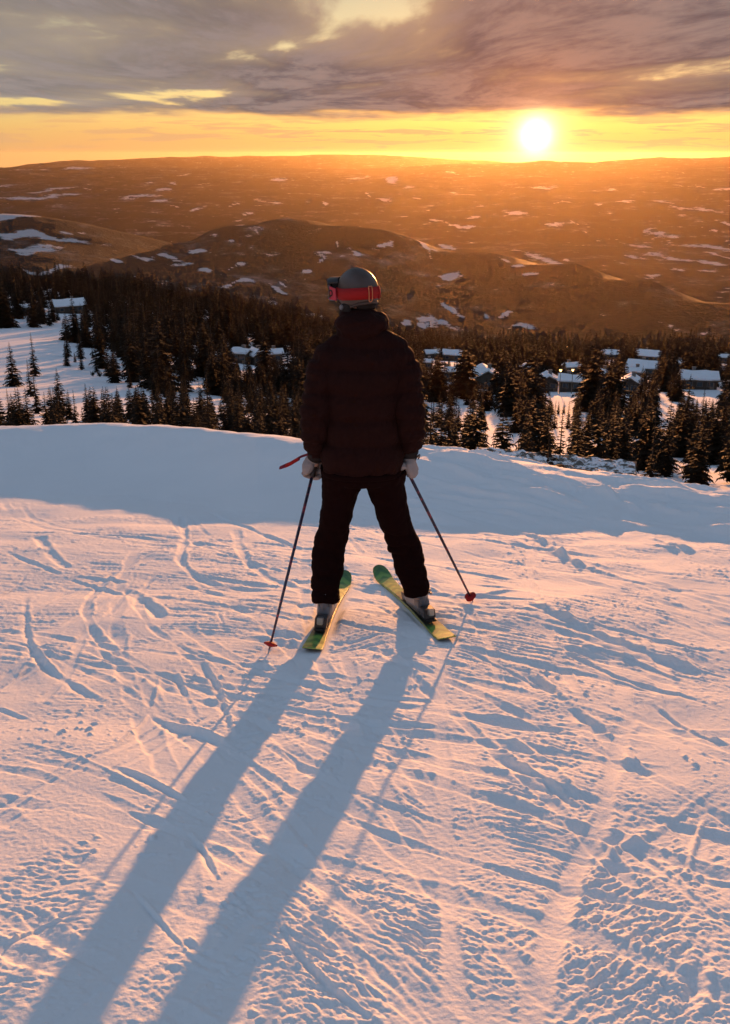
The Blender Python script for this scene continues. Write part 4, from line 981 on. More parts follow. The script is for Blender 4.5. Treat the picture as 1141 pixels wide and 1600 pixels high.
# ------------------------------------------------------------------ the air
def build_haze():
    top = max(8.0, float(_hz.max()) + 3.0); bot = float(_hz.min()) - 1.0; s = 44500.0
    v = [(-s, -s, bot), (s, -s, bot), (s, s, bot), (-s, s, bot), (-s, -s, top), (s, -s, top), (s, s, top), (-s, s, top)]
    f = [(0, 3, 2, 1), (4, 5, 6, 7), (0, 1, 5, 4), (1, 2, 6, 5), (2, 3, 7, 6), (3, 0, 4, 7)]
    me = mesh_np('haze', v, f, False)
    m = bpy.data.materials.new('haze')
    m.use_nodes = True
    m.node_tree.nodes.clear()
    k = NT(m.node_tree)
    out = k.n('ShaderNodeOutputMaterial')
    pv = k.n('ShaderNodeVolumePrincipled')
    pv.inputs['Color'].default_value = (0.95, 0.72, 0.40, 1)
    pv.inputs['Density'].default_value = HAZE_DENSITY
    pv.inputs['Anisotropy'].default_value = HAZE_G
    m.node_tree.links.new(pv.outputs[0], out.inputs['Volume'])
    print('haze box top', top, 'bottom', bot)
    return link('haze', me, m, kind='stuff', label='thin warm evening haze over the valley', category='haze')
HAZE_DENSITY, HAZE_G = 3.6e-6, 0.78
haze = build_haze()
# ------------------------------------------------------------------ forest and cabins on the slope below
CLEARINGS = [
    [(-123, 298), (-42, 100), (-30, 90), (-27, 129), (-35, 163), (-53, 204), (-67, 227), (-85, 285), (-92, 320)],
    [(-99, 325), (-64, 322), (-61, 303), (-94, 308)],
    [(76, 243), (88, 241), (71, 198), (64, 193), (65, 208)],
    [(24, 313), (29, 317), (23, 244), (18, 217)],
    [(20, 169), (25, 175), (18, 124), (14, 113)],
    [(38, 215), (53, 251), (41, 194), (32, 181)],
    [(-45, 255), (-43, 260), (-22, 137), (-22, 126)],
    [(-35, 213), (-33, 215), (-18, 120), (-19, 117)],
    [(58, 199), (60, 192), (41, 132), (39, 133)],
    [(-27, 183), (-26, 186), (-19, 131), (-20, 130)],
    [(-44, 221), (-43, 232), (-32, 173), (-32, 163)],
]
CABINS = [
    (-107.4, 374.6, 10.7, 14),   # 390 m away
    (-32.0, 264.1, 4.3, -35),   # 266 m away
    (-28.2, 265.4, 4.0, 30),   # 267 m away
    (-25.0, 278.6, 4.2, 10),   # 280 m away
    (30.6, 258.1, 8.2, 10),   # 260 m away
    (45.4, 251.2, 4.6, 8),   # 255 m away
    (50.8, 247.7, 5.7, -8),   # 253 m away
    (65.6, 321.7, 4.5, 25),   # 328 m away
    (90.2, 328.2, 9.5, -14),   # 340 m away
    (76.3, 287.0, 4.5, 12),   # 297 m away
    (62.2, 235.9, 4.1, -6),   # 244 m away
    (83.3, 252.3, 8.3, 9),   # 266 m away
    (134.4, 481.6, 12.1, -12),   # 500 m away
    (28.1, 427.0, 5.9, 20),   # 428 m away
    (36.0, 415.9, 7.9, -15),   # 417 m away
    (117.4, 486.0, 8.6, 0),   # 500 m away
    (20.6, 334.1, 3.0, 0),   # 335 m away
    (-116.4, 353.5, 3.9, 10),   # 372 m away
    (154.8, 439.1, 4.4, 0),   # 466 m away
    (22.5, 274.0, 3.1, 15),   # 275 m away
    (49.5, 311.2, 3.9, -12),   # 315 m away
    (66.0, 281.5, 3.6, 18),   # 289 m away
    (104.8, 340.0, 3.9, -10),   # 356 m away
    (-61.4, 393.7, 3.9, 12),   # 398 m away
]
FRONT_TREES = [
    (-34.9, 99.0, 3.0),
    (-37.4, 114.0, 5.5),
    (-34.4, 112.9, 5.5),
    (-31.2, 105.5, 3.4),
    (-28.9, 104.1, 4.1),
    (-26.5, 100.6, 2.5),
    (-24.9, 101.0, 3.6),
    (-24.0, 103.2, 2.9),
    (-23.7, 107.4, 3.0),
    (-22.7, 109.7, 4.2),
    (-19.2, 98.1, 4.1),
    (-61.8, 210.4, 5.3),
    (-57.1, 204.3, 5.0),
    (-61.6, 230.2, 2.8),
    (-49.4, 194.7, 5.1),
    (-44.2, 178.7, 6.1),
    (-39.3, 168.4, 3.7),
    (-53.1, 200.7, 4.8),
    (-60.9, 186.6, 8.3),
    (-57.2, 164.2, 7.4),
    (-62.3, 218.4, 2.6),
    (-46.6, 140.1, 5.5),
]
LAMPS = [(97.6, 493.3), (107.8, 524.9), (100.7, 550.9), (108.0, 549.5), (-80.2, 561.2), (45.7, 236.6), (49.2, 239.9), ]

def needle_mat(name, dark, light):
    def f(k, b, out):
        rnd = k.n('ShaderNodeObjectInfo').outputs['Random']
        p = k.n('ShaderNodeTexCoord').outputs['Object']
        n = k.noise(p, 1.1, 3.0, 0.6)
        c = k.mix(n, dark, light)
        c = k.mix(k.mul(rnd, 0.6), c, (0.026, 0.015, 0.007))
        k.put(b.inputs['Base Color'], c)
        b.inputs['Roughness'].default_value = 0.8
        b.inputs['Specular IOR Level'].default_value = 0.15
        tr = k.n('ShaderNodeBsdfTranslucent')
        k.put(tr.inputs['Color'], c)
        mx = k.n('ShaderNodeMixShader'); mx.inputs[0].default_value = 0.03
        k.t.links.new(b.outputs[0], mx.inputs[1]); k.t.links.new(tr.outputs[0], mx.inputs[2])
        k.t.links.new(mx.outputs[0], out.inputs['Surface'])
    return material(name, f)
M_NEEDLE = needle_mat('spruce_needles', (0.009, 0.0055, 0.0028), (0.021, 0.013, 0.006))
M_BARK = simple_mat('spruce_bark', (0.07, 0.05, 0.035), 0.9, 0.1, vary=0.3, scale=8.0)
M_ROOFSNOW = simple_mat('roof_snow', (0.80, 0.82, 0.86), 0.7, 0.2, vary=0.05, scale=2.0)
M_LOG = material('tarred_logs', lambda k, b, o: (
    k.put(b.inputs['Base Color'], k.mix(k.noise(k.vmath('MULTIPLY', k.n('ShaderNodeTexCoord').outputs['Object'], (0.4, 0.4, 6.0)), 1.6, 3.0), (0.030, 0.021, 0.016), (0.075, 0.050, 0.034))),
    k.put(b.inputs['Roughness'], 0.8)))
M_TRIM = simple_mat('painted_trim', (0.16, 0.12, 0.09), 0.7)
M_GLASS = simple_mat('window_glass', (0.03, 0.035, 0.045), 0.12, 0.6)
M_STONE = simple_mat('chimney_stone', (0.16, 0.15, 0.14), 0.85, 0.2, vary=0.3, scale=5.0)
def lamp_mat():
    m = bpy.data.materials.new('warm_lamp'); m.use_nodes = True
    m.node_tree.nodes.clear(); k = NT(m.node_tree)
    o = k.n('ShaderNodeOutputMaterial'); e = k.n('ShaderNodeEmission')
    e.inputs['Color'].default_value = (1.0, 0.55, 0.18, 1); e.inputs['Strength'].default_value = 2.2
    m.node_tree.links.new(e.outputs[0], o.inputs['Surface'])
    return m
M_LAMP = lamp_mat()

def spruce_meshes(seed, slim, open_, n_lev=27):
    """unit-height spruce: (trunk mesh, crown mesh); crown of drooping twig-edged boughs"""
    rs = np.random.RandomState(seed)
    V, Fc = [], []
    # trunk
    tv, tf = [], []
    ns = 6
    for i, (h, rad) in enumerate(((-0.03, 0.021), (0.1, 0.016), (0.5, 0.009), (0.985, 0.0015))):
        for j in range(ns):
            a = 2 * math.pi * j / ns
            tv.append((rad * math.cos(a), rad * math.sin(a), h))
    for i in range(3):
        for j in range(ns):
            tf.append((i * ns + j, i * ns + (j + 1) % ns, (i + 1) * ns + (j + 1) % ns, (i + 1) * ns + j))
    for L in range(n_lev):
        t = 0.05 + 0.94 * (L / (n_lev - 1)) ** 0.92
        nb = int(round(9 - 5 * t)) if L < n_lev - 2 else 3
        a0 = rs.rand() * 6.28
        for b_ in range(nb):
            if rs.rand() < open_ and t < 0.9:
                continue
            a = a0 + 2 * math.pi * (b_ + 0.5 * rs.rand()) / nb
            ln = slim * ((1 - t) ** 0.82 * (0.72 + 0.5 * rs.rand()) + 0.03) * (0.75 + 0.25 * min(1, t / 0.12))
            z0 = t + rs.normal(0, 0.008)
            droop = ln * (0.50 - 0.55 * t + rs.normal(0, 0.08))
            ca, sa = math.cos(a), math.sin(a)
            wd = ln * (0.26 + 0.12 * rs.rand())
            # three cross sections along the bough: root, middle, tip
            pts = []
            for q, wq in ((0.02, 0.25), (0.45, 1.0), (0.8, 0.7)):
                rr = ln * q; zz = z0 - droop * q ** 1.4 + (0.06 * ln if q > 0.7 else 0)
                for s_ in (-1, 1):
                    pts.append((rr * ca - s_ * wd * wq * sa, rr * sa + s_ * wd * wq * ca, zz - 0.25 * wd * wq + rs.normal(0, 0.004)))
                pts.append((rr * ca, rr * sa, zz))
            tip = (ln * ca, ln * sa, z0 - droop + 0.10 * ln)
            o = len(V)
            V.extend(pts); V.append(tip)
            for i in range(2):
                p = o + i * 3; n_ = p + 3
                Fc += [(p, p + 2, n_ + 2), (p, n_ + 2, n_), (p + 2, p + 1, n_ + 1), (p + 2, n_ + 1, n_ + 2)]
            p = o + 6
            Fc += [(p, p + 2, o + 9), (p + 2, p + 1, o + 9)]
            # side twigs poking out and hanging
            for s_ in (-1, 1):
                for q in (0.35, 0.62, 0.85):
                    rr = ln * q; tl = wd * (1.5 - 0.6 * q) * (0.7 + 0.6 * rs.rand())
                    zz = z0 - droop * q ** 1.4
                    dx, dy = ca * 0.75 - s_ * sa, sa * 0.75 + s_ * ca
                    o2 = len(V)
                    V.append((rr * ca, rr * sa, zz)); V.append(((rr + 0.16 * ln) * ca, (rr + 0.16 * ln) * sa, zz))
                    V.append((rr * ca + dx * tl, rr * sa + dy * tl, zz - tl * (0.35 + 0.4 * rs.rand())))
                    Fc.append((o2, o2 + 1, o2 + 2))
    # leader shoot
    o = len(V)
    V += [(0.004, 0, 0.95), (-0.004, 0.002, 0.95), (0, 0, 1.02), (0, -0.004, 0.95)]
    Fc += [(o, o + 1, o + 2), (o + 1, o + 3, o + 2), (o + 3, o, o + 2)]
    trunk = mesh_np('spruce_trunk', np.array(tv), np.array(tf), True); trunk.materials.append(M_BARK)
    crown = mesh_np('spruce_crown', np.array(V), np.array(Fc), False); crown.materials.append(M_NEEDLE)
    return trunk, crown
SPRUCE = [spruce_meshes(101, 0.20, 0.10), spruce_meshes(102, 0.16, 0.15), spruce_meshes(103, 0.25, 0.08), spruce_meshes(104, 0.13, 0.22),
          spruce_meshes(105, 0.22, 0.2), spruce_meshes(106, 0.18, 0.05), spruce_meshes(107, 0.28, 0.15), spruce_meshes(108, 0.15, 0.1)]

def inside(px, py, poly):
    c = np.zeros(px.shape, bool); n = len(poly)
    for i in range(n):
        x1, y1 = poly[i]; x2, y2 = poly[(i + 1) % n]
        m = ((y1 > py) != (y2 > py)) & (px < (x2 - x1) * (py - y1) / (y2 - y1 + 1e-9) + x1)
        c ^= m
    return c
CABIN_Z = [float(terrain_z(c[0], c[1])) for c in CABINS]
def forest_points():
    rs = np.random.RandomState(42)
    pts = []
    for r0, r1, sp in ((58, 150, 3.5), (150, 330, 4.6), (330, 760, 6.2)):
        g = np.arange(-460, 460, sp); h = np.arange(40, 780, sp)
        X, Y = np.meshgrid(g, h)
        X = (X + rs.uniform(-0.48, 0.48, X.shape) * sp).ravel(); Y = (Y + rs.uniform(-0.48, 0.48, Y.shape) * sp).ravel()
        r = np.hypot(X, Y); b = np.degrees(np.arctan2(X, Y))
        m = (r >= r0) & (r < r1) & (np.abs(b) < 29)
        pts.append(np.stack([X[m], Y[m]], 1))
    P = np.vstack(pts)
    x, y = P[:, 0], P[:, 1]
    r = np.hypot(x, y); b = np.degrees(np.arctan2(x, y))
    den = 0.80 + 0.95 * fbm(x / 38, y / 38, 3, 201)
    den = np.where((b < -4) & (r > 150) & (r < 340), den - 0.34, den)
    den = np.where((b > 3) & (r > 95) & (r < 330), den - 0.20, den)
    keep = rs.rand(len(x)) < den
    for poly in CLEARINGS:
        keep &= ~inside(x, y, poly)
    h = 10.5 + 3.0 * fbm(x / 30, y / 30, 2, 210) + rs.normal(0, 2.0, len(x))
    h = np.where(rs.rand(len(x)) < 0.18, h * 0.6, h)
    h = np.clip(h, 3.0, 17.0)
    # young wood just under the crest on the left, taller on the right
    lim = np.interp(b, [-30, -9, -4, 4, 30], [4.6, 4.8, 5.2, 5.6, 6.3])
    h = np.where(r < 165, np.minimum(h, lim * (0.75 + 0.4 * rs.rand(len(x)))), h)
    z = terrain_z(x, y)
    # cabins keep their ground and their view open
    for (cx, cy, cw, rz), cz in zip(CABINS, CABIN_Z):
        cr = math.hypot(cx, cy); cb = math.degrees(math.atan2(cx, cy))
        hw = math.degrees(cw * 0.50 / cr)
        keep &= np.hypot(x - cx, y - cy) > cw * 0.62 + 2.5
        wedge = (np.abs(b - cb) < hw) & (r < cr) & (r > cr * (0.75 if cb < -12 else 0.0))
        los = EYE + (cz + 0.9 - EYE) * r / cr
        fit = los - z
        h = np.where(wedge & (h > fit), np.where(rs.rand(len(x)) < 0.30, fit * 1.25, fit), h)
    for poly in CLEARINGS[2:]:
        px_ = np.mean([q[0] for q in poly]); py_ = np.mean([q[1] for q in poly])
        cr = math.hypot(px_, py_); bs = [math.degrees(math.atan2(*q)) for q in poly]
        b0, b1 = min(bs), max(bs); cz = float(terrain_z(px_, py_))
        wedge = (b > b0) & (b < b1) & (r < cr)
        fit = EYE + (cz + 0.5 - EYE) * r / cr - z
        h = np.where(wedge & (h > fit), np.where(rs.rand(len(x)) < 0.35, np.maximum(fit * 1.4, h * 0.6), fit), h)
    run = (b > -30) & (b < -10.6) & (r < 260)
    fit = EYE - np.interp(b, [-30, -20, -10], [0.205, 0.205, 0.214]) * r - z
    h = np.where(run & (r < 135), np.minimum(h, fit), h)
    keep &= h > 1.8
    return x[keep], y[keep], z[keep], h[keep], r[keep], b[keep]
fx_, fy_, fz_, fh_, fr_, fb_ = forest_points()
# explicit trees that stand alone against the open run
for (tx, ty, th) in FRONT_TREES:
    d_ = np.hypot(fx_ - tx, fy_ - ty) > 2.2
    fx_, fy_, fz_, fh_, fr_, fb_ = (a[d_] for a in (fx_, fy_, fz_, fh_, fr_, fb_))
ft = np.array(FRONT_TREES)
# what the crest hides is left out: keep trees whose top clears the lip
lip_t = np.interp(fb_, LIP[:, 0], (EYE - LIP[:, 3]) / LIP[:, 2])
vis = (EYE - fz_ - fh_) / fr_ < lip_t + 0.01
fx_, fy_, fz_, fh_, fr_, fb_ = (a[vis] for a in (fx_, fy_, fz_, fh_, fr_, fb_))
order = np.argsort(-(fh_ / fr_) * np.where(np.abs(fb_) < 20.5, 1, 0.0))
N_SINGLE = 290 - len(ft)
single, mass = order[:N_SINGLE], order[N_SINGLE:]
def tree_label(b, r, h):
    side = 'left' if b < -2.2 else 'right'
    if b < -11: where = 'behind the crest below the left ski run'
    elif b < -2.2: where = 'in the thin wood behind the crest left of the skier'
    elif b < 2.6: where = 'in the wood hidden partly by the skier'
    elif b < 9: where = 'in the dense wood just right of the skier'
    elif b < 15: where = 'in the dark wood above the low snowy roof at right'
    else: where = 'in the dark wood at the far right edge'
    size = 'tall' if h > 9.5 else ('middling' if h > 6.0 else 'short')
    row = 'front-row' if r < 92 else ('second-row' if r < 120 else 'farther')
    return f'{size} {row} dark spruce {where}'
def spruce_tree(x, y, z, h, label, group, variant, rz):
    t = bpy.data.objects.new('spruce_tree', None)
    col.objects.link(t)
    t.location = (x, y, z); t.rotation_euler = (0, 0, rz); t.scale = (h, h, h)
    t['label'] = label; t['category'] = 'tree'; t['group'] = group
    for nm, me in (('trunk', SPRUCE[variant][0]), ('crown', SPRUCE[variant][1])):
        c = bpy.data.objects.new(nm, me); col.objects.link(c); c.parent = t
    return t
rs_ = np.random.RandomState(77)
for i in single:
    lab = tree_label(fb_[i], fr_[i], fh_[i])
    spruce_tree(fx_[i], fy_[i], fz_[i] - 0.1, fh_[i], lab, lab.replace('spruce', 'spruces'), rs_.randint(0, 8), rs_.rand() * 6.28)
FRONT_LABELS = ['broad spruce at the left edge of the photo in front of the ski run', 'tall narrow spruce second from left in front of the ski run',
    'tallest dark spruce in front of the left ski run', 'spruce close right of the tallest one before the ski run',
    'lone pointed spruce in front of the middle of the ski run', 'smallest thin spruce standing alone before the ski run',
    'wide cone shaped spruce at the right foot of the ski run', 'slim spruce right of the wide cone shaped one',
    'spruce at the right end of the row before the ski run', 'spruce behind the crest where the thin wood begins', 'low spruce beside the start of the thin wood',
    'spruce under the road, leftmost of the row above the ski run', 'spruce second from left in the row above the ski run', 'tiny spruce in the row above the ski run',
    'bushy spruce at the right end of the row above the ski run', 'broad spruce leaning over the right edge of the ski run', 'spruce where the ski run narrows at its right',
    'thin spruce in the row above the ski run near its middle', 'tall spruce column on the snow at far left', 'dark spruce clump at the left photo edge on the run',
    'small spruce below the road bend', 'narrow spruce beneath the tall column at far left']
FRONT_VARIANT = [2, 3, 0, 5, 5, 3, 6, 3, 1, 0, 2, 1, 3, 1, 0, 2, 1, 3, 3, 0, 1, 3]
for (tx, ty, th), lb, vr in zip(FRONT_TREES, FRONT_LABELS, FRONT_VARIANT):
    spruce_tree(tx, ty, float(terrain_z(tx, ty)) - 0.1, th, lb, 'spruces around the ski run', vr, rs_.rand() * 6.28)

# the rest of the wood as one mass
def build_forest():
    src = bpy.data.collections.new('spruce_sources')
    for i, (tr_, cr_) in enumerate(SPRUCE):
        bm = bmesh.new(); bm.from_mesh(tr_); n0 = len(bm.faces); bm.from_mesh(cr_)
        bm.faces.ensure_lookup_table()
        for j, f in enumerate(bm.faces):
            f.material_index = 0 if j < n0 else 1
        me = bpy.data.meshes.new('spruce'); bm.to_mesh(me); bm.free()
        me.materials.append(M_BARK); me.materials.append(M_NEEDLE)
        src.objects.link(bpy.data.objects.new('spruce_source', me))
    V = np.stack([fx_[mass], fy_[mass], fz_[mass] - 0.1], 1)
    me = bpy.data.meshes.new('spruce_forest')
    me.vertices.add(len(V)); me.vertices.foreach_set('co', V.astype(np.float32).ravel())
    me.materials.append(M_BARK); me.materials.append(M_NEEDLE)
    rs = np.random.RandomState(8)
    for nm, val in (('tree_height', fh_[mass]), ('tree_turn', rs.rand(len(V)) * 6.28)):
        a = me.attributes.new(nm, 'FLOAT', 'POINT'); a.data.foreach_set('value', val.astype(np.float32))
    a = me.attributes.new('tree_kind', 'INT', 'POINT'); a.data.foreach_set('value', rs.randint(0, 8, len(V)).astype(np.int32))
    o = link('spruce_forest', me, None, kind='stuff', label='dense dark spruce forest covering the slope below the crest', category='forest')
    g = bpy.data.node_groups.new('scatter_spruces', 'GeometryNodeTree')
    g.interface.new_socket('Geometry', in_out='INPUT', socket_type='NodeSocketGeometry')
    g.interface.new_socket('Geometry', in_out='OUTPUT', socket_type='NodeSocketGeometry')
    N = g.nodes.new; Lk = g.links.new
    gi = N('NodeGroupInput'); go = N('NodeGroupOutput')
    iop = N('GeometryNodeInstanceOnPoints')
    ci = N('GeometryNodeCollectionInfo'); ci.inputs['Collection'].default_value = src
    ci.inputs['Separate Children'].default_value = True; ci.inputs['Reset Children'].default_value = True
    def attr(nm, ty):
        n = N('GeometryNodeInputNamedAttribute'); n.data_type = ty; n.inputs['Name'].default_value = nm
        return n.outputs['Attribute']
    Lk(gi.outputs[0], iop.inputs['Points']); Lk(ci.outputs[0], iop.inputs['Instance'])
    iop.inputs['Pick Instance'].default_value = True
    Lk(attr('tree_kind', 'INT'), iop.inputs['Instance Index'])
    cx = N('ShaderNodeCombineXYZ'); Lk(attr('tree_turn', 'FLOAT'), cx.inputs[2]); Lk(cx.outputs[0], iop.inputs['Rotation'])
    Lk(attr('tree_height', 'FLOAT'), iop.inputs['Scale'])
    Lk(iop.outputs[0], go.inputs[0])
    md = o.modifiers.new('scatter', 'NODES'); md.node_group = g
    return o
forest = build_forest()
print('trees: single', len(single) + len(ft), 'mass', len(mass))

# ------------------------------------------------------------------ cabins
def box_bm(bm, x0, x1, y0, y1, z0, z1, rot=None, off=(0, 0, 0)):
    vs = [bm.verts.new((x, y, z)) for z in (z0, z1) for y in (y0, y1) for x in (x0, x1)]
    for f in ((0, 2, 3, 1), (4, 5, 7, 6), (0, 1, 5, 4), (2, 6, 7, 3), (0, 4, 6, 2), (1, 3, 7, 5)):
        bm.faces.new([vs[i] for i in f])
    return vs
def bm_obj(name, fill, mat, parent=None, smooth_=False, **props):
    bm = bmesh.new(); fill(bm)
    bmesh.ops.recalc_face_normals(bm, faces=bm.faces[:])
    me = bpy.data.meshes.new(name); bm.to_mesh(me); bm.free()
    if smooth_:
        me.polygons.foreach_set('use_smooth', [True] * len(me.polygons))
    return link(name, me, mat, parent, **props)
def cabin(x, y, z, w, rz, label, gable_front, seed):
    rs = random.Random(seed)
    c = bpy.data.objects.new('cabin', None); col.objects.link(c)
    c.location = (x, y, z); c.rotation_euler = (0, 0, R(rz) - math.atan2(x, y))
    c['label'] = label; c['category'] = 'cabin'; c['group'] = 'cabins among the spruces'
    d = w * (0.62 if not gable_front else 1.0); wall_h = 2.7; pitch = 0.50
    L, D = (w, d) if not gable_front else (w, d)
    # ridge runs along local x (long side to the viewer) or along y (gable to the viewer)
    ax = 0 if not gable_front else 1
    half = (D if ax == 0 else L) / 2
    rise = half * pitch
    def P(a, b, h):
        return (a, b, h) if ax == 0 else (b, a, h)
    lenh = (L if ax == 0 else D) / 2
    def walls(bm):
        for s in (-1, 1):
            pass
        pr = [(-half, -1.5), (half, -1.5), (half, wall_h), (0, wall_h + rise), (-half, wall_h)]
        A = [bm.verts.new(P(-lenh, b, h)) for b, h in pr]; B = [bm.verts.new(P(lenh, b, h)) for b, h in pr]
        bm.faces.new(A); bm.faces.new(B[::-1])
        for i in range(5):
            bm.faces.new((A[i], B[i], B[(i + 1) % 5], A[(i + 1) % 5]))
    bm_obj('wall', walls, M_LOG, c)
    ov = 0.55
    def slab(bm, t0, t1, e, le):
        pr = [(-half - e, wall_h - e * pitch + t0), (0, wall_h + rise + t0), (half + e, wall_h - e * pitch + t0),
              (half + e, wall_h - e * pitch + t1), (0, wall_h + rise + t1), (-half - e, wall_h - e * pitch + t1)]
        A = [bm.verts.new(P(-le, b, h)) for b, h in pr]; B = [bm.verts.new(P(le, b, h)) for b, h in pr]
        bm.faces.new((A[0], A[1], A[4], A[5])); bm.faces.new((A[1], A[2], A[3], A[4]))
        bm.faces.new((B[0], B[1], B[4], B[5])); bm.faces.new((B[1], B[2], B[3], B[4]))
        for i in range(6):
            bm.faces.new((A[i], B[i], B[(i + 1) % 6], A[(i + 1) % 6]))
    roof = bm_obj('roof', lambda bm: slab(bm, 0.01, 0.2, ov, lenh + ov), M_TRIM, c)
    sn = bm_obj('snow_cover', lambda bm: slab(bm, 0.205, 0.205 + 0.42, ov - 0.06, lenh + ov - 0.05), M_ROOFSNOW, roof)
    bmn = bmesh.new(); bmn.from_mesh(sn.data)
    bmesh.ops.subdivide_edges(bmn, edges=bmn.edges[:], cuts=5, use_grid_fill=True)
    for v_ in bmn.verts:
        v_.co.z += 0.13 * math.sin(v_.co.x * 1.1 + seed) * math.cos(v_.co.y * 1.3 + seed * 0.7) * (1 if v_.co.z > 2.6 else 0.3) + rs.uniform(-0.05, 0.05)
    bmn.to_mesh(sn.data); bmn.free()
    cx_ = rs.uniform(-0.5, 0.5) * lenh
    def chim(bm):
        a, b_, _ = P(cx_, 0.25 * half, 0)
        box_bm(bm, a - 0.4, a + 0.4, b_ - 0.4, b_ + 0.4, wall_h, wall_h + rise + 1.1)
        box_bm(bm, a - 0.5, a + 0.5, b_ - 0.5, b_ + 0.5, wall_h + rise + 1.102, wall_h + rise + 1.3)
    bm_obj('chimney', chim, M_STONE, c)
    yf = -(D / 2)
    n = 3 if L > 8 else 2
    for i in range(n):
        wx = (i - (n - 1) / 2) * L / n * 0.9
        wn = bm_obj('window', lambda bm: box_bm(bm, wx - 0.75, wx + 0.75, yf - 0.06, yf + 0.02, 0.95, 2.2), M_TRIM, c)
        bm_obj('pane', lambda bm: box_bm(bm, wx - 0.62, wx + 0.62, yf - 0.08, yf - 0.062, 1.07, 2.08), M_GLASS, wn)
    dx = L * 0.36
    bm_obj('door', lambda bm: box_bm(bm, dx - 0.5, dx + 0.5, yf - 0.07, yf + 0.02, 0.0, 2.05), M_TRIM, c)
    return c
CABIN_LABELS = ['wide snow covered cabin high in the forest at far left, above the ski run', 'cabin with steep tilted roof left of the skier, leftmost of three',
    'cabin with rounded snow roof left of the skier, middle of three', 'cabin left of the skier, rightmost of the three close together',
    'large gabled cabin nearest the skier on the right side', 'small gabled cabin beside the long roofed one, centre right',
    'long low roofed cabin beside the small gabled one, centre right', 'cabin directly above and behind the centre right pair',
    'longest snowy roof in the upper middle of the right cabin cluster', 'low roof squeezed between long roof and gable in right cluster',
    'gable fronted cabin at the bottom of the right cluster', 'wide cabin with snowy yard near the right edge',
    'long pale roof on the forest skyline at right', 'cabin with tilted roof beside the skier right shoulder', 'snowy roofed cabin right of the tilted one by the skier shoulder',
    'faint hazy roof on the forest skyline, left of the long pale one', 'tiny roof touching the skier right sleeve', 'small cabin at far left beside the wide high one', 'small cabin high at the right photo edge',
    'small lone cabin above the gap between the skier and the large gabled one', 'small cabin half hidden right of the large gabled one', 'small dark cabin left of the right cluster, among trees', 'small cabin between the right cluster and the wide one with a yard', 'tiny cabin roof in the left wood above the ski run trees']
CABIN_GABLE = [0, 0, 1, 0, 1, 1, 0, 0, 0, 0, 1, 0, 0, 0, 0, 0, 0, 0, 0, 0, 1, 0, 1, 0]
for i, ((cx, cy, cw, rz), cz) in enumerate(zip(CABINS, CABIN_Z)):
    cabin(cx, cy, cz + 0.2, cw, rz, CABIN_LABELS[i], CABIN_GABLE[i], 300 + i)

# lamps among the cabins
LAMP_LABELS = ['lit path lamp among trees, left of the brighter pair at right', 'lit path lamp, right one of the bright pair among trees', 'lit lamp high among trees, leftmost at right of skier',
    'lit lamp high among trees, above the bright pair', 'lit lamp above the trees left of the skier', 'lit lamp at the corner of the small gabled cabin', 'lit lamp on the long low roofed cabin front']
lamp0 = None
for (lx, ly), lb in zip(LAMPS, LAMP_LABELS):
    z0 = float(terrain_z(lx, ly))
    e = bpy.data.objects.new('path_lamp', None); col.objects.link(e); e.location = (lx, ly, z0)
    e['label'] = lb; e['category'] = 'lamp'; e['group'] = 'lit lamps among the cabins'
    if lamp0 is None:
        def post(bm):
            bmesh.ops.create_cone(bm, cap_ends=True, segments=8, radius1=0.09, radius2=0.06, depth=5.4, matrix=Matrix.Translation((0, 0, 2.7)))
        def head(bm):
            bmesh.ops.create_cone(bm, cap_ends=True, segments=10, radius1=0.16, radius2=0.34, depth=0.5, matrix=Matrix.Translation((0, 0, 5.66)))
        def cap(bm):
            bmesh.ops.create_cone(bm, cap_ends=True, segments=10, radius1=0.44, radius2=0.05, depth=0.3, matrix=Matrix.Translation((0, 0, 6.07)))
        lamp0 = (bm_obj('post', post, M_TRIM, e), bm_obj('lamp_glass', head, M_LAMP, e), bm_obj('lamp_cap', cap, M_TRIM, e))
    else:
        for src_ in lamp0:
            c = src_.copy(); col.objects.link(c); c.parent = e
# ------------------------------------------------------------------ the skier
def ring_tube(rings, seg=24, cap=True, power=2.0):
    """rings: (centre, half-width vector, half-depth vector) -> verts, faces of a closed tube"""
    V, Fq = [], []
    for c, a, b in rings:
        c, a, b = Vector(c), Vector(a), Vector(b)
        for j in range(seg):
            t = 2 * math.pi * j / seg
            ct, st = math.cos(t), math.sin(t)
            e = 2.0 / power
            x = math.copysign(abs(ct) ** e, ct); y = math.copysign(abs(st) ** e, st)
            V.append(c + a * x + b * y)
    n = len(rings)
    for i in range(n - 1):
        for j in range(seg):
            Fq.append((i * seg + j, i * seg + (j + 1) % seg, (i + 1) * seg + (j + 1) % seg, (i + 1) * seg + j))
    if cap:
        Fq.append(tuple(range(seg))[::-1]); Fq.append(tuple((n - 1) * seg + j for j in range(seg)))
    return V, Fq
def limb(pts, seg=20):
    """tube along points (pos, radius[, flatten]) with frames that follow the path"""
    rings = []
    P = [Vector(p[0]) for p in pts]
    for i, p in enumerate(pts):
        d = (P[min(i + 1, len(P) - 1)] - P[max(i - 1, 0)]).normalized()
        up = Vector((0, 1, 0)) if abs(d.y) < 0.8 else Vector((0, 0, 1))
        a = d.cross(up).normalized(); b = d.cross(a).normalized()
        fl = p[2] if len(p) > 2 else 1.0
        rings.append((P[i], a * p[1], b * p[1] * fl))
    return ring_tube(rings, seg)
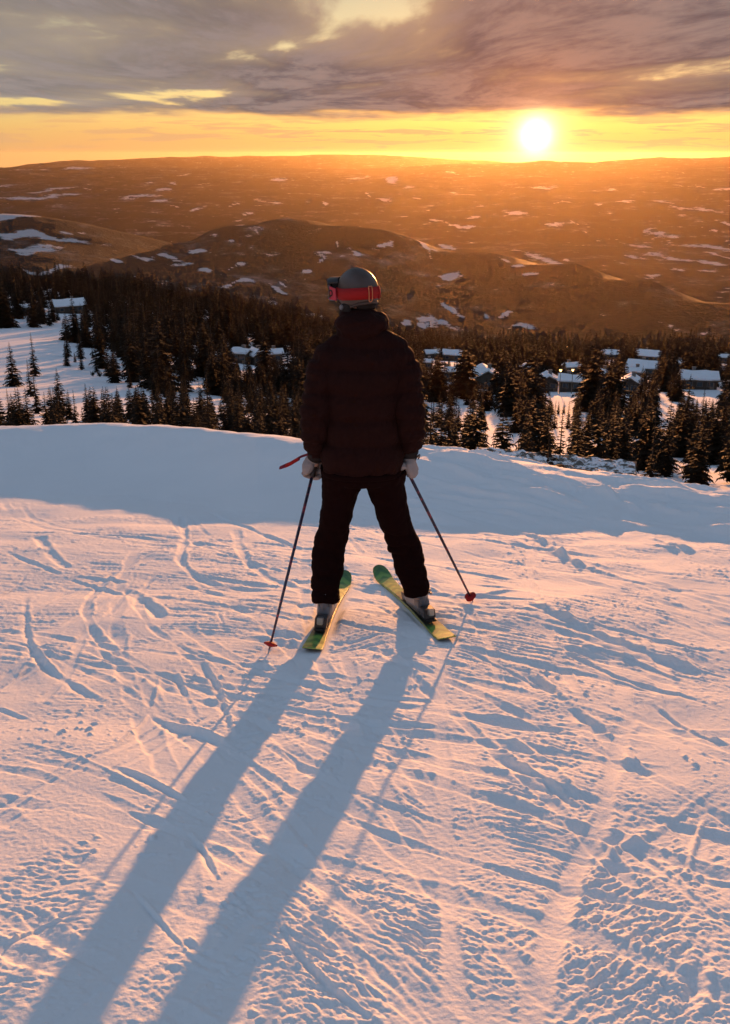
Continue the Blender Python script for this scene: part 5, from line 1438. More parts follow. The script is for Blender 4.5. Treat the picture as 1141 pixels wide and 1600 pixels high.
def ellipsoid(c, r, rot=None, seg=24, rows=14):
    V, Fq = [], []
    M = rot or Matrix.Identity(3)
    for i in range(rows + 1):
        p = math.pi * i / rows
        for j in range(seg):
            t = 2 * math.pi * j / seg
            V.append(Vector(c) + M @ Vector((r[0] * math.sin(p) * math.cos(t), r[1] * math.sin(p) * math.sin(t), r[2] * math.cos(p))))
    for i in range(rows):
        for j in range(seg):
            Fq.append((i * seg + j, (i + 1) * seg + j, (i + 1) * seg + (j + 1) % seg, i * seg + (j + 1) % seg))
    return V, Fq
def raw_mesh(name, pieces):
    bm = bmesh.new()
    for V, Fq in pieces:
        vs = [bm.verts.new(v) for v in V]
        for f in Fq:
            try:
                bm.faces.new([vs[i] for i in f])
            except ValueError:
                pass
    bmesh.ops.remove_doubles(bm, verts=bm.verts[:], dist=1e-6)
    bmesh.ops.recalc_face_normals(bm, faces=bm.faces[:])
    me = bpy.data.meshes.new(name); bm.to_mesh(me); bm.free()
    return me
def fuse(name, pieces, voxel=0.008, iters=6, shape=None):
    """melt pieces into one continuous skin, smooth it, then push it along its normals by shape(co, normal)"""
    me = raw_mesh(name, pieces)
    tmp = bpy.data.objects.new('melt', me); col.objects.link(tmp)
    md = tmp.modifiers.new('r', 'REMESH'); md.mode = 'VOXEL'; md.voxel_size = voxel; md.use_smooth_shade = True
    sm = tmp.modifiers.new('s', 'SMOOTH'); sm.iterations = iters; sm.factor = 0.5
    dg = bpy.context.evaluated_depsgraph_get()
    new = bpy.data.meshes.new_from_object(tmp.evaluated_get(dg))
    bpy.data.objects.remove(tmp); bpy.data.meshes.remove(me)
    new.name = name
    n = len(new.vertices)
    if shape is not None:
        co = np.empty(n * 3, np.float32); new.vertices.foreach_get('co', co); co = co.reshape(-1, 3).astype(float)
        no = np.empty(n * 3, np.float32); new.vertex_normals.foreach_get('vector', no); no = no.reshape(-1, 3)
        co = co + no * shape(co, no)[:, None]
        new.vertices.foreach_set('co', co.astype(np.float32).ravel())
        new.update()
    new.polygons.foreach_set('use_smooth', np.ones(len(new.polygons), bool))
    new.materials.clear()
    return new

M_JACKET = simple_mat('quilted_jacket', (0.020, 0.0070, 0.0060), 0.85, 0.06, vary=0.25, scale=55.0, bump=0.5, bump_scale=420.0)
M_TROUSER = simple_mat('black_ski_trousers', (0.0100, 0.0032, 0.0030), 0.9, 0.04, vary=0.2, scale=40.0, bump=0.3, bump_scale=500.0)
M_SKIN = simple_mat('skin', (0.48, 0.30, 0.23), 0.55, 0.35, vary=0.06, scale=60.0)
M_HELMET = simple_mat('grey_helmet', (0.062, 0.043, 0.036), 0.45, 0.45, vary=0.08, scale=20.0)
M_DARK = simple_mat('black_padding', (0.022, 0.018, 0.018), 0.85, 0.2)
M_RED = simple_mat('red_strap', (0.30, 0.008, 0.009), 0.75, 0.3, vary=0.15, scale=60.0)
M_PINK = simple_mat('pale_red_print', (0.45, 0.045, 0.07), 0.6, 0.3)
M_CORD = simple_mat('orange_cord', (0.55, 0.20, 0.09), 0.6, 0.3)
M_GLOVE = simple_mat('pale_glove', (0.30, 0.27, 0.265), 0.75, 0.25, vary=0.18, scale=45.0, bump=0.5, bump_scale=300.0)
M_BOOT = simple_mat('pale_boot_shell', (0.13, 0.14, 0.16), 0.35, 0.5, vary=0.1, scale=25.0)
M_BOOTD = simple_mat('dark_boot_shell', (0.045, 0.040, 0.042), 0.4, 0.5)
M_METAL = simple_mat('dull_metal', (0.42, 0.42, 0.44), 0.3, 0.5, metal=0.9)
M_LENS = simple_mat('goggle_lens', (0.05, 0.018, 0.012), 0.08, 0.8)
M_PLASTIC = simple_mat('black_plastic', (0.025, 0.022, 0.022), 0.45, 0.4)

HEAD = Vector((-0.042, 5.245, 0.885)); YAW = R(38)               # turned to the left
HR = Matrix.Rotation(YAW, 3, 'Z') @ Matrix.Rotation(R(-6), 3, 'X')
def H(x, y, z):
    return HEAD + HR @ Vector((x, y, z))
LA = [((-0.06, 5.19, 0.625), 0.070), ((-0.115, 5.19, 0.610), 0.078), ((-0.165, 5.187, 0.578), 0.084), ((-0.212, 5.175, 0.50), 0.086), ((-0.232, 5.155, 0.40), 0.079), ((-0.253, 5.125, 0.27), 0.077), ((-0.262, 5.135, 0.18), 0.068), ((-0.258, 5.17, 0.105), 0.057), ((-0.254, 5.185, 0.068), 0.046)]
RA = [((0.04, 5.19, 0.635), 0.070), ((0.095, 5.19, 0.622), 0.078), ((0.148, 5.187, 0.590), 0.084), ((0.198, 5.175, 0.505), 0.086), ((0.214, 5.155, 0.40), 0.079), ((0.230, 5.125, 0.275), 0.077), ((0.240, 5.135, 0.19), 0.068), ((0.236, 5.17, 0.118), 0.057), ((0.231, 5.185, 0.082), 0.046)]
LL = [((-0.112, 5.165, -0.02), 0.125), ((-0.128, 5.185, -0.12), 0.104), ((-0.149, 5.215, -0.25), 0.089), ((-0.176, 5.255, -0.40), 0.083), ((-0.197, 5.275, -0.50), 0.091), ((-0.205, 5.245, -0.59), 0.085), ((-0.212, 5.195, -0.68), 0.081), ((-0.215, 5.150, -0.785), 0.074)]
RL = [((0.100, 5.165, -0.02), 0.125), ((0.112, 5.185, -0.12), 0.104), ((0.138, 5.215, -0.25), 0.089), ((0.182, 5.265, -0.40), 0.083), ((0.215, 5.295, -0.50), 0.089), ((0.243, 5.290, -0.58), 0.084), ((0.270, 5.265, -0.67), 0.078), ((0.292, 5.245, -0.775), 0.072)]

# body: one continuous figure under the clothes
def body_pieces():
    shrink = lambda L, k: [(p, r * k) for p, r in L]
    tor = [((-0.008, 5.165, z), (w, 0, 0), (0, d, 0)) for z, w, d in ((-0.06, 0.15, 0.11), (0.06, 0.16, 0.115), (0.2, 0.15, 0.105), (0.35, 0.16, 0.11), (0.5, 0.17, 0.11), (0.58, 0.15, 0.09), (0.66, 0.07, 0.06))]
    neck = limb([((-0.015, 5.19, 0.6), 0.062), ((-0.02, 5.205, 0.70), 0.058), ((-0.03, 5.225, 0.80), 0.056)])
    skull = ellipsoid(H(0, -0.005, 0.005), (0.074, 0.094, 0.105), HR)
    jaw = ellipsoid(H(0, 0.035, -0.070), (0.055, 0.060, 0.062), HR)
    nose = ellipsoid(H(0, 0.103, -0.035), (0.014, 0.020, 0.024), HR, 12, 8)
    lips = ellipsoid(H(0, 0.094, -0.078), (0.026, 0.010, 0.010), HR, 12, 8)
    chin = ellipsoid(H(0, 0.080, -0.112), (0.024, 0.020, 0.018), HR, 12, 8)
    ears = [ellipsoid(H(s * 0.076, -0.004, -0.030), (0.010, 0.020, 0.030), HR, 12, 8) for s in (-1, 1)]
    boots = [limb([(LL[-1][0], 0.026), ((-0.218, 5.14, -0.80), 0.022)]), limb([(RL[-1][0], 0.026), ((0.298, 5.245, -0.80), 0.022)])]
    hands = [limb([(LA[-1][0], 0.022), ((-0.268, 5.195, -0.01), 0.022)]), limb([(RA[-1][0], 0.022), ((0.238, 5.195, 0.0), 0.022)])]
    return [ring_tube(tor), neck, skull, jaw, nose, lips, chin, limb(shrink(LA, 0.5)), limb(shrink(RA, 0.5)), limb(shrink(LL, 0.40)), limb(shrink(RL, 0.40))] + ears + boots + hands
person = link('person', fuse('person', body_pieces(), 0.007, 4), M_SKIN, label='skier in dark padded jacket, black trousers and grey helmet seen from behind', category='person')

def cloth_noise(co, s, seed):
    return fbm(co[:, 0] * s + co[:, 1] * s * 0.7, co[:, 2] * s + co[:, 1] * s * 0.3, 3, seed)
SEAMS = np.array([-0.005, 0.135, 0.265, 0.405, 0.53, 0.63])
def jacket_shape(co, no):
    z = co[:, 2] + 0.012 * cloth_noise(co, 3.0, 301) - 0.02 * np.clip(np.abs(co[:, 0]) - 0.17, 0, 1)
    d = np.min(np.abs(z[:, None] - SEAMS[None, :]), 1)
    puff = 0.018 * (1 - np.exp(-(d / 0.028) ** 1.3)) - 0.004
    arm = smooth(np.abs(co[:, 0] + 0.01), 0.205, 0.23)
    ds = np.min(np.abs(z[:, None] - (SEAMS[None, 1:] - 0.065)), 1)
    puff_arm = 0.013 * (1 - np.exp(-(np.minimum(d, ds) / 0.018) ** 1.3)) - 0.004
    puff = puff * (1 - arm) + puff_arm * arm
    # creases run up from the seams, and pull at the armpits
    w = ridged(co[:, 0] + co[:, 1] * 0.6, co[:, 2], R(65), 0.10, 0.035, 310, 2) * 0.0032
    w2 = cloth_noise(co, 9.0, 320) * 0.006
    return puff + w * (0.5 + np.exp(-(d / 0.05) ** 2)) + w2
torso = [((-0.014 + sx, cy, z), (w, 0, 0), (0, d, 0)) for z, w, d, cy, sx in (
    (-0.012, 0.214, 0.165, 5.165, 0), (0.06, 0.206, 0.163, 5.165, 0), (0.16, 0.188, 0.152, 5.165, 0), (0.28, 0.178, 0.147, 5.17, 0), (0.40, 0.186, 0.150, 5.175, 0.002),
    (0.50, 0.198, 0.146, 5.18, 0.002), (0.57, 0.196, 0.130, 5.185, 0.002), (0.63, 0.155, 0.112, 5.19, 0.002), (0.69, 0.105, 0.095, 5.195, 0))]
jacket = link('jacket', fuse('jacket', [ring_tube(torso, 32, True, 2.5), limb(LA), limb(RA)], 0.0065, 5, jacket_shape), M_JACKET, person,
              label='dark charcoal padded jacket with horizontal quilting seams')
# hood lying on the shoulders behind the helmet
def hood_shape(co, no):
    return 0.006 * cloth_noise(co, 10.0, 331) + 0.0035 * ridged(co[:, 0], co[:, 2] + 0.4 * np.abs(co[:, 0]), R(4), 0.12, 0.04, 335, 2)
hood_p = [ellipsoid((-0.016, 5.155, 0.745), (0.128, 0.088, 0.062)), ellipsoid((-0.020, 5.125, 0.715), (0.102, 0.058, 0.050)),
          ellipsoid((-0.026, 5.195, 0.775), (0.104, 0.078, 0.045)), ellipsoid((-0.10, 5.225, 0.735), (0.052, 0.09, 0.055)), ellipsoid((0.075, 5.225, 0.74), (0.050, 0.09, 0.058)),
          ellipsoid((-0.02, 5.19, 0.685), (0.125, 0.10, 0.045))]
link('hood', fuse('hood', hood_p, 0.006, 6, hood_shape), M_JACKET, jacket)
# hem band and cuffs
def band(name, c, w, d, h, mat, parent, thick=0.006, tilt=None):
    rings = []
    for dz, k_ in ((-h / 2, -0.004), (-h / 3, 0.002), (h / 3, 0.002), (h / 2, -0.004)):
        rings.append((Vector(c) + Vector((0, 0, dz)), (w + k_, 0, 0), (0, d + k_, 0)))
    return link(name, raw_mesh(name, [ring_tube(rings, 28, True, 2.3)]), mat, parent)
def smooth_mesh(o):
    o.data.polygons.foreach_set('use_smooth', np.ones(len(o.data.polygons), bool)); return o
smooth_mesh(band('hem', (-0.014, 5.165, -0.024), 0.213, 0.165, 0.030, M_TROUSER, jacket))
smooth_mesh(link('cuff', raw_mesh('cuff', [limb([((-0.255, 5.182, 0.078), 0.050), ((-0.252, 5.188, 0.056), 0.051), ((-0.252, 5.192, 0.044), 0.044)])]), M_DARK, jacket))
smooth_mesh(link('cuff', raw_mesh('cuff', [limb([((0.232, 5.182, 0.090), 0.050), ((0.231, 5.188, 0.070), 0.051), ((0.231, 5.192, 0.058), 0.044)])]), M_DARK, jacket))
# trousers
def trouser_shape(co, no):
    low = smooth(-co[:, 2], 0.25, 0.45)
    th = co[:, 2] * 26 + 3.0 * cloth_noise(co, 4.5, 341)
    fold = (np.abs(np.sin(th)) ** 0.7 - 0.6) * 0.013 * low
    return fold + 0.007 * cloth_noise(co, 7.0, 345) + 0.0035 * cloth_noise(co, 20.0, 349)
hips = [((-0.008, 5.165, z), (w, 0, 0), (0, d, 0)) for z, w, d in ((0.10, 0.185, 0.135), (0.0, 0.195, 0.15), (-0.05, 0.190, 0.15), (-0.085, 0.155, 0.13))]
trousers = link('trousers', fuse('trousers', [ring_tube(hips, 28, True, 2.4), limb(LL), limb(RL)], 0.007, 4, trouser_shape), M_TROUSER, person)

# helmet ------------------------------------------------------------
helmet = bpy.data.objects.new('helmet', None); col.objects.link(helmet); helmet.parent = person
helmet['label'] = 'matt grey ski helmet with red goggle strap'
RX, RY, RZ = 0.097, 0.122, 0.118
def shell_pt(phi, v, off=0.0):
    """phi: turn round the head (0 = face), v: height -1..1 of the egg-shaped shell"""
    c_ = math.sqrt(max(0.0, 1 - v * v))
    x, y, z = (RX + off) * c_ * math.sin(phi), (RY + off) * c_ * math.cos(phi), (RZ + off) * v
    if v < 0:
        k_ = 1 + 0.08 * v * v
        x *= k_; y *= k_
    return H(x, y - 0.008, z + 0.008)
def low_edge(phi):
    """how far down the shell comes: open at the face, over the ears, up a little at the nape"""
    a = abs((phi + math.pi) % (2 * math.pi) - math.pi)
    return float(np.interp(a, [0, 0.75, 1.05, 1.45, 1.9, 2.4, 3.15], [0.16, 0.10, -0.32, -0.74, -0.62, -0.50, -0.46]))
def helmet_shell(bm):
    seg, rows = 56, 18
    G = []
    for off in (0.0, -0.012):
        g = []
        for i in range(rows + 1):
            row = []
            for j in range(seg):
                phi = 2 * math.pi * j / seg
                lo = low_edge(phi)
                q = i / rows
                v = 1 - (1 - lo) * q
                th = math.acos(max(-1, min(1, lo))) * q
                v = math.cos(th)
                row.append(bm.verts.new(shell_pt(phi, v, off)))
            g.append(row)
        G.append(g)
    for k_ in (0, 1):
        for i in range(rows):
            for j in range(seg):
                f = (G[k_][i][j], G[k_][i + 1][j], G[k_][i + 1][(j + 1) % seg], G[k_][i][(j + 1) % seg])
                try: bm.faces.new(f)
                except ValueError: pass
    for j in range(seg):
        bm.faces.new((G[0][rows][j], G[1][rows][j], G[1][rows][(j + 1) % seg], G[0][rows][(j + 1) % seg]))
    bmesh.ops.remove_doubles(bm, verts=bm.verts[:], dist=1e-5)
shell = bm_obj('shell', helmet_shell, M_HELMET, helmet, True)
def strip(name, phi0, phi1, vfun, off0, off1, mat, parent, n=40, closed=False):
    """a band lying on the helmet between two heights vfun(phi)->(v_low, v_high)"""
    def fill(bm):
        R0 = []
        for i in range(n + 1):
            phi = phi0 + (phi1 - phi0) * i / n
            a, b = vfun(phi)
            R0.append([bm.verts.new(shell_pt(phi, v, o)) for v, o in ((a, off0), (a, off1), ((a + b) / 2, off1 + 0.001), (b, off1), (b, off0))])
        for i in range(n):
            for j in range(4):
                bm.faces.new((R0[i][j], R0[i + 1][j], R0[i + 1][j + 1], R0[i][j + 1]))
            bm.faces.new((R0[i][4], R0[i + 1][4], R0[i + 1][0], R0[i][0]))
        bm.faces.new(R0[0]); bm.faces.new(R0[-1])
    return bm_obj(name, fill, mat, parent, True)
def strap_v(phi):
    a = abs((phi + math.pi) % (2 * math.pi) - math.pi)
    mid = float(np.interp(a, [0.9, 1.6, 3.15], [0.02, -0.06, -0.06]))
    return mid - 0.235, mid + 0.235
goggles = bpy.data.objects.new('goggles', None); col.objects.link(goggles); goggles.parent = person
goggles['label'] = 'ski goggles with wide red strap round the helmet'
strap = strip('strap', 0.95, 2 * math.pi - 0.95, strap_v, 0.0015, 0.0065, M_RED, goggles, 64)
strip('strap_slider', 2.55, 2.72, lambda p: (strap_v(p)[0] - 0.01, strap_v(p)[1] + 0.01), 0.006, 0.011, M_RED, goggles, 4)
# lens and frame in front of the face
def curved(bm, z0, z1, r0, r1, w, n=18, dz=0.0):
    rows = []
    for i in range(n + 1):
        a = -w + 2 * w * i / n
        e = 1 - 0.38 * (abs(a) / w) ** 3
        rows.append([bm.verts.new(H(r * math.sin(a) * 0.98, r * math.cos(a) - 0.005, dz + z * e)) for r, z in ((r0, z0), (r1, z0), (r1, z1), (r0, z1))])
    for i in range(n):
        for j in range(4):
            bm.faces.new((rows[i][j], rows[i + 1][j], rows[i + 1][(j + 1) % 4], rows[i][(j + 1) % 4]))
    bm.faces.new(rows[0]); bm.faces.new(rows[-1])
gf = bm_obj('frame', lambda bm: (curved(bm, 0.048, 0.060, 0.095, 0.150, 1.10, dz=0.026), curved(bm, -0.060, -0.048, 0.095, 0.150, 1.10, dz=0.026)), M_PLASTIC, goggles)
bm_obj('lens', lambda bm: curved(bm, -0.0475, 0.0475, 0.134, 0.147, 1.08, dz=0.026), M_LENS, goggles, True)
bm_obj('foam', lambda bm: curved(bm, -0.052, 0.052, 0.096, 0.126, 1.02, dz=0.026), M_DARK, goggles, True)
for s in (-1, 1):
    arm_ = bm_obj('strap_arm', lambda bm: [bm.faces.new([bm.verts.new(H(s * x, y, z)) for x, y, z in q]) for q in (
        [(0.116, 0.070, -0.020), (0.104, 0.030, -0.028), (0.104, 0.030, 0.030), (0.116, 0.070, 0.045)],)], M_PINK, goggles)
    arm_.modifiers.new('t', 'SOLIDIFY').thickness = 0.008
def ring_mark(bm, s, n=20):
    c = Vector((0.1205, 0.056, 0.010)); u = Vector((0.0, 0.012, 0)); v_ = Vector((0, 0, 0.017))
    t_ = Vector((0.30, -0.95, 0)).normalized()
    u = Vector((0.0035, 0.0115, 0))
    A = []
    for i in range(n):
        a = 2 * math.pi * i / n
        for k_ in (1.0, 0.58):
            p = c + (u * math.cos(a) + v_ * math.sin(a)) * k_
            A.append(bm.verts.new(H(s * p.x, p.y, p.z)))
    for i in range(n):
        j = (i + 1) % n
        bm.faces.new((A[2 * i], A[2 * i + 1], A[2 * j + 1], A[2 * j]))
for s, ar in zip((-1, 1), [o for o in goggles.children if o.name.startswith('strap_arm')]):
    rm = bm_obj('ring_mark', lambda bm: ring_mark(bm, s), M_DARK, goggles)
    rm.modifiers.new('t', 'SOLIDIFY').thickness = 0.002
# goggle clip at the back: a looped cord over the strap
PHI_C = math.pi + YAW - R(28)
def loop_pts():
    L = []
    for q in np.linspace(0, 1, 13):
        L.append((PHI_C - 0.085, 0.20 - 0.50 * q))
    for q in np.linspace(0.1, 0.9, 6):
        a = math.pi * q
        L.append((PHI_C - 0.085 * math.cos(a), -0.30 - 0.085 * math.sin(a)))
    for q in np.linspace(0, 1, 13):
        L.append((PHI_C + 0.085, -0.30 + 0.50 * q))
    return [(shell_pt(p, v, 0.012), 0.0022) for p, v in L] + [(shell_pt(PHI_C - 0.085, 0.20, 0.012), 0.0022)]
smooth_mesh(link('strap_clip', raw_mesh('strap_clip', [limb(loop_pts(), 8)]), M_CORD, helmet))
# lower trim and ear padding
strip('rim_trim', 1.05, 2 * math.pi - 1.05, lambda p: (low_edge(p) - 0.03, low_edge(p) + 0.06), 0.0005, 0.004, M_HELMET, helmet, 56)
pads = [ellipsoid(H(s * 0.078, -0.005, -0.072), (0.018, 0.040, 0.036), HR, 16, 10) for s in (-1, 1)] + [ellipsoid(H(0, -0.072, -0.055), (0.066, 0.030, 0.030), HR, 16, 10)]
link('ear_padding', fuse('ear_padding', pads, 0.005, 3), M_DARK, helmet)
smooth_mesh(link('chin_strap', raw_mesh('chin_strap', [limb([(H(-0.085, 0.02, -0.06), 0.006), (H(-0.072, 0.055, -0.105), 0.006), (H(-0.03, 0.085, -0.135), 0.006), (H(0.03, 0.085, -0.135), 0.006), (H(0.072, 0.055, -0.105), 0.006), (H(0.085, 0.02, -0.06), 0.006)], 8)]), M_DARK, helmet))
for s in (-1, 1):
    bm_obj('strap_anchor', lambda bm: bmesh.ops.create_cone(bm, cap_ends=True, segments=14, radius1=0.014, radius2=0.011, depth=0.008,
           matrix=Matrix.Translation(H(s * 0.099, 0.006, -0.062)) @ (HR.to_4x4() @ Matrix.Rotation(s * math.pi / 2, 4, 'Y'))), M_BOOT, helmet)

# poles -------------------------------------------------------------
def pole_shaft_mat():
    def f(k, b, out):
        p = k.n('ShaderNodeTexCoord').outputs['Object']
        x, y, z = k.sep(p)
        n = k.noise(k.comb(0.0, 0.0, z), 17.0, 2.0, 0.6)
        red = k.ramp(n, 0.52, 0.55)
        spot = k.ramp(k.noise(k.comb(k.mul(x, 3.0), k.mul(y, 3.0), k.mul(z, 0.6)), 90.0, 1.0), 0.5, 0.55)
        k.put(b.inputs['Base Color'], k.mix(k.mul(red, spot), (0.030, 0.022, 0.045), (0.42, 0.05, 0.06)))
        b.inputs['Roughness'].default_value = 0.3
    return material('printed_pole', f)
M_POLE = pole_shaft_mat()
def ski_pole(top, tip, label, strap_dir):
    top, tip = Vector(top), Vector(tip)
    d = (tip - top); L = d.length
    o = bpy.data.objects.new('ski_pole', None); col.objects.link(o)
    o.location = tip; o.rotation_euler = (-d).to_track_quat('Z', 'Y').to_euler()
    o['label'] = label; o['category'] = 'ski pole'; o['group'] = 'ski poles held by the skier'
    Z = lambda h, r: ((0, 0, h), r)
    smooth_mesh(link('shaft', raw_mesh('shaft', [limb([Z(0.055, 0.0055), Z(0.3, 0.0072), Z(L - 0.02, 0.0088)], 12)]), M_POLE, o))
    smooth_mesh(link('tip', raw_mesh('tip', [limb([Z(0.0, 0.0012), Z(0.012, 0.004), Z(0.056, 0.0052)], 10)]), M_METAL, o))
    smooth_mesh(link('grip', raw_mesh('grip', [limb([Z(L - 0.035, 0.011), Z(L - 0.03, 0.016), Z(L + 0.02, 0.0145), Z(L + 0.05, 0.017), Z(L + 0.085, 0.0150), Z(L + 0.105, 0.020), Z(L + 0.12, 0.021), Z(L + 0.13, 0.014)], 14)]), M_PLASTIC, o))
    def basket(bm):      # two-lobed red basket
        n = 28
        rings = []
        for z, k_ in ((0.052, 0.35), (0.060, 1.0), (0.066, 1.0), (0.076, 0.4)):
            row = []
            for j in range(n):
                a = 2 * math.pi * j / n
                r = 0.036 * k_ * (1 - 0.16 * (0.5 + 0.5 * math.cos(3 * a)) ** 3)
                row.append(bm.verts.new((r * math.cos(a), r * math.sin(a), z)))
            rings.append(row)
        for i in range(3):
            for j in range(n):
                bm.faces.new((rings[i][j], rings[i][(j + 1) % n], rings[i + 1][(j + 1) % n], rings[i + 1][j]))
        bm.faces.new(rings[0][::-1]); bm.faces.new(rings[3])
    bm_obj('basket', basket, M_RED, o)
    return o
def gz(x, y): return float(ground(x, y)[0])
tipL = (-0.490, 4.618, gz(-0.490, 4.618) - 0.012); tipR = (0.652, 5.627, gz(0.652, 5.627) - 0.012)
topL = Vector((-0.274, 5.196, -0.040)); topR = Vector((0.226, 5.198, -0.040))
dL = (topL - Vector(tipL)).normalized(); dR = (topR - Vector(tipR)).normalized()
pole_l = ski_pole(topL, tipL, 'ski pole in the left hand, leaning back towards the viewer', None)
pole_r = ski_pole(topR, tipR, 'ski pole in the right hand, slanting out to the right', None)
def ribbon(name, pts, w, side, mat, parent):
    def fill(bm):
        A = []
        for p in pts:
            p = Vector(p); s = Vector(side) * w / 2
            A.append((bm.verts.new(p - s), bm.verts.new(p + s)))
        for i in range(len(A) - 1):
            bm.faces.new((A[i][0], A[i][1], A[i + 1][1], A[i + 1][0]))
    o = bm_obj(name, fill, mat, parent)
    o.modifiers.new('t', 'SOLIDIFY').thickness = 0.0025
    if parent is not None:
        o.matrix_parent_inverse = Matrix.LocRotScale(parent.location, parent.rotation_euler, parent.scale).inverted()
    return o
M_STRAPV = simple_mat('violet_red_webbing', (0.16, 0.022, 0.045), 0.75, 0.2)
ribbon('wrist_strap', [(-0.300, 5.17, 0.062), (-0.340, 5.16, 0.050), (-0.392, 5.155, 0.020), (-0.430, 5.15, 0.004), (-0.450, 5.15, -0.006), (-0.446, 5.15, -0.010), (-0.425, 5.148, -0.002), (-0.388, 5.150, 0.012), (-0.340, 5.157, 0.040)], 0.015, (0.25, -0.2, 0.95), M_STRAPV, pole_l)
ribbon('strap_tag', [(-0.418, 5.145, 0.006), (-0.395, 5.143, 0.016), (-0.366, 5.147, 0.034), (-0.352, 5.15, 0.040)], 0.026, (0.25, -0.2, 0.95), M_RED, pole_l)
ribbon('wrist_strap', [(0.262, 5.15, 0.040), (0.275, 5.14, 0.058), (0.286, 5.15, 0.062), (0.290, 5.17, 0.050), (0.280, 5.19, 0.03)], 0.015, (0.1, -0.3, 0.95), M_PLASTIC, pole_r)

# gloves ------------------------------------------------------------
def glove(axis, centre, wrist, back, label):
    """a gloved fist closed round the pole: axis runs up the pole, back points to the back of the hand"""
    a = Vector(axis).normalized(); c = Vector(centre)
    n = (Vector(back) - a * Vector(back).dot(a)).normalized(); s = a.cross(n).normalized()
    def P(ang, rad, h):
        return c + (n * math.cos(ang) + s * math.sin(ang)) * rad + a * h
    parts = []
    sgn = glove.sgn
    # palm: from the wrist down the back of the hand to the knuckles
    parts.append(ellipsoid(c + n * 0.038 - s * sgn * 0.004, (1, 1, 1), Matrix((tuple(s * 0.053), tuple(n * 0.032), tuple(a * 0.060))).transposed(), 20, 12))
    lens = (0.96, 1.06, 1.0, 0.84)
    for i in range(4):                                   # index finger on top, little finger lowest
        h = 0.044 - 0.0290 * i
        pts = []
        for q in np.linspace(0, 1, 7):
            ang = sgn * (0.55 + (3.35 * lens[i]) * q)
            rad = 0.052 if q < 0.2 else 0.043 - 0.008 * q
            pts.append((P(ang, rad, h - 0.004 * q), 0.0158 - 0.0026 * q))
        parts.append(limb(pts, 12))
    # thumb leaves the side of the palm near the wrist and closes over the fingers
    th = [(P(-sgn * 0.9, 0.046, 0.050), 0.0195), (P(-sgn * 1.6, 0.050, 0.056), 0.0190), (P(-sgn * 2.4, 0.046, 0.046), 0.0175), (P(-sgn * 3.0, 0.043, 0.034), 0.0155)]
    parts.append(limb(th, 12))
    w = Vector(wrist)
    parts.append(limb([(c + n * 0.028 + a * 0.030, 0.036), (c.lerp(w, 0.5) + n * 0.012, 0.038), (w, 0.041), (w + (w - c).normalized() * 0.02, 0.038)], 18))
    def shp(co, no):
        return 0.0016 * cloth_noise(co, 40.0, 371) + 0.0022 * cloth_noise(co, 16.0, 375)
    g = link('glove', fuse('glove', parts, 0.003, 2, shp), M_GLOVE, person, label=label)
    smooth_mesh(link('wrist_band', raw_mesh('wrist_band', [limb([(w.lerp(c, 0.42) + n * 0.010, 0.0415), (w.lerp(c, 0.25) + n * 0.006, 0.0425), (w.lerp(c, 0.10) + n * 0.003, 0.042)], 18)]), M_DARK, g))
    return g
glove.sgn = -1
glove(dL, topL + dL * 0.040 + Vector((0, 0, -0.014)), (-0.253, 5.188, 0.062), (-0.92, -0.38, 0.10), 'pale left glove closed round the pole grip')
glove.sgn = 1
glove(dR, topR + dR * 0.040 + Vector((0, 0, -0.014)), (0.232, 5.188, 0.075), (0.95, -0.30, 0.10), 'pale right glove closed round the pole grip')

# skis and boots -----------------------------------------------------
def ski_mat():
    def f(k, b, out):
        p = k.n('ShaderNodeTexCoord').outputs['Object']
        x, y, z = k.sep(p)
        d = k.add(y, k.mul(k.math('ABSOLUTE', x), 1.3))
        st = k.math('FRACT', k.mul(d, 9.5))
        band1 = k.ramp(st, 0.42, 0.48)
        green = k.mix(k.noise(p, 14.0, 3.0), (0.05, 0.16, 0.035), (0.10, 0.27, 0.06))
        c = k.mix(band1, green, (0.19, 0.36, 0.07))
        mid = k.mul(k.ramp(y, -0.56, -0.50), k.ramp(y, 0.10, 0.30, 1.0, 0.0))
        c = k.mix(mid, c, (0.035, 0.040, 0.030))
        tipd = k.ramp(y, 0.66, 0.80)
        c = k.mix(k.mul(tipd, 0.75), c, (0.035, 0.075, 0.040))
        k.put(b.inputs['Base Color'], c)
        b.inputs['Roughness'].default_value = 0.28
        b.inputs['Specular IOR Level'].default_value = 0.55
    return material('green_ski_topsheet', f)
M_SKI = ski_mat()
M_EDGE = simple_mat('yellow_ski_sidewall', (0.52, 0.46, 0.10), 0.35, 0.5)
M_BASE = simple_mat('ski_base', (0.03, 0.03, 0.03), 0.4, 0.4)
SK = [(-0.80, 0.047, 0.016, 0.006), (-0.77, 0.051, 0.006, 0.007), (-0.68, 0.0505, 0.0, 0.009), (-0.45, 0.043, 0.0, 0.014), (-0.15, 0.0365, 0.0, 0.021), (0.1, 0.036, 0.0, 0.021), (0.35, 0.041, 0.0, 0.015),
      (0.56, 0.051, 0.0, 0.010), (0.64, 0.0555, 0.006, 0.008), (0.70, 0.056, 0.020, 0.007), (0.75, 0.051, 0.038, 0.006), (0.785, 0.040, 0.053, 0.006), (0.805, 0.020, 0.061, 0.006), (0.81, 0.004, 0.063, 0.006)]
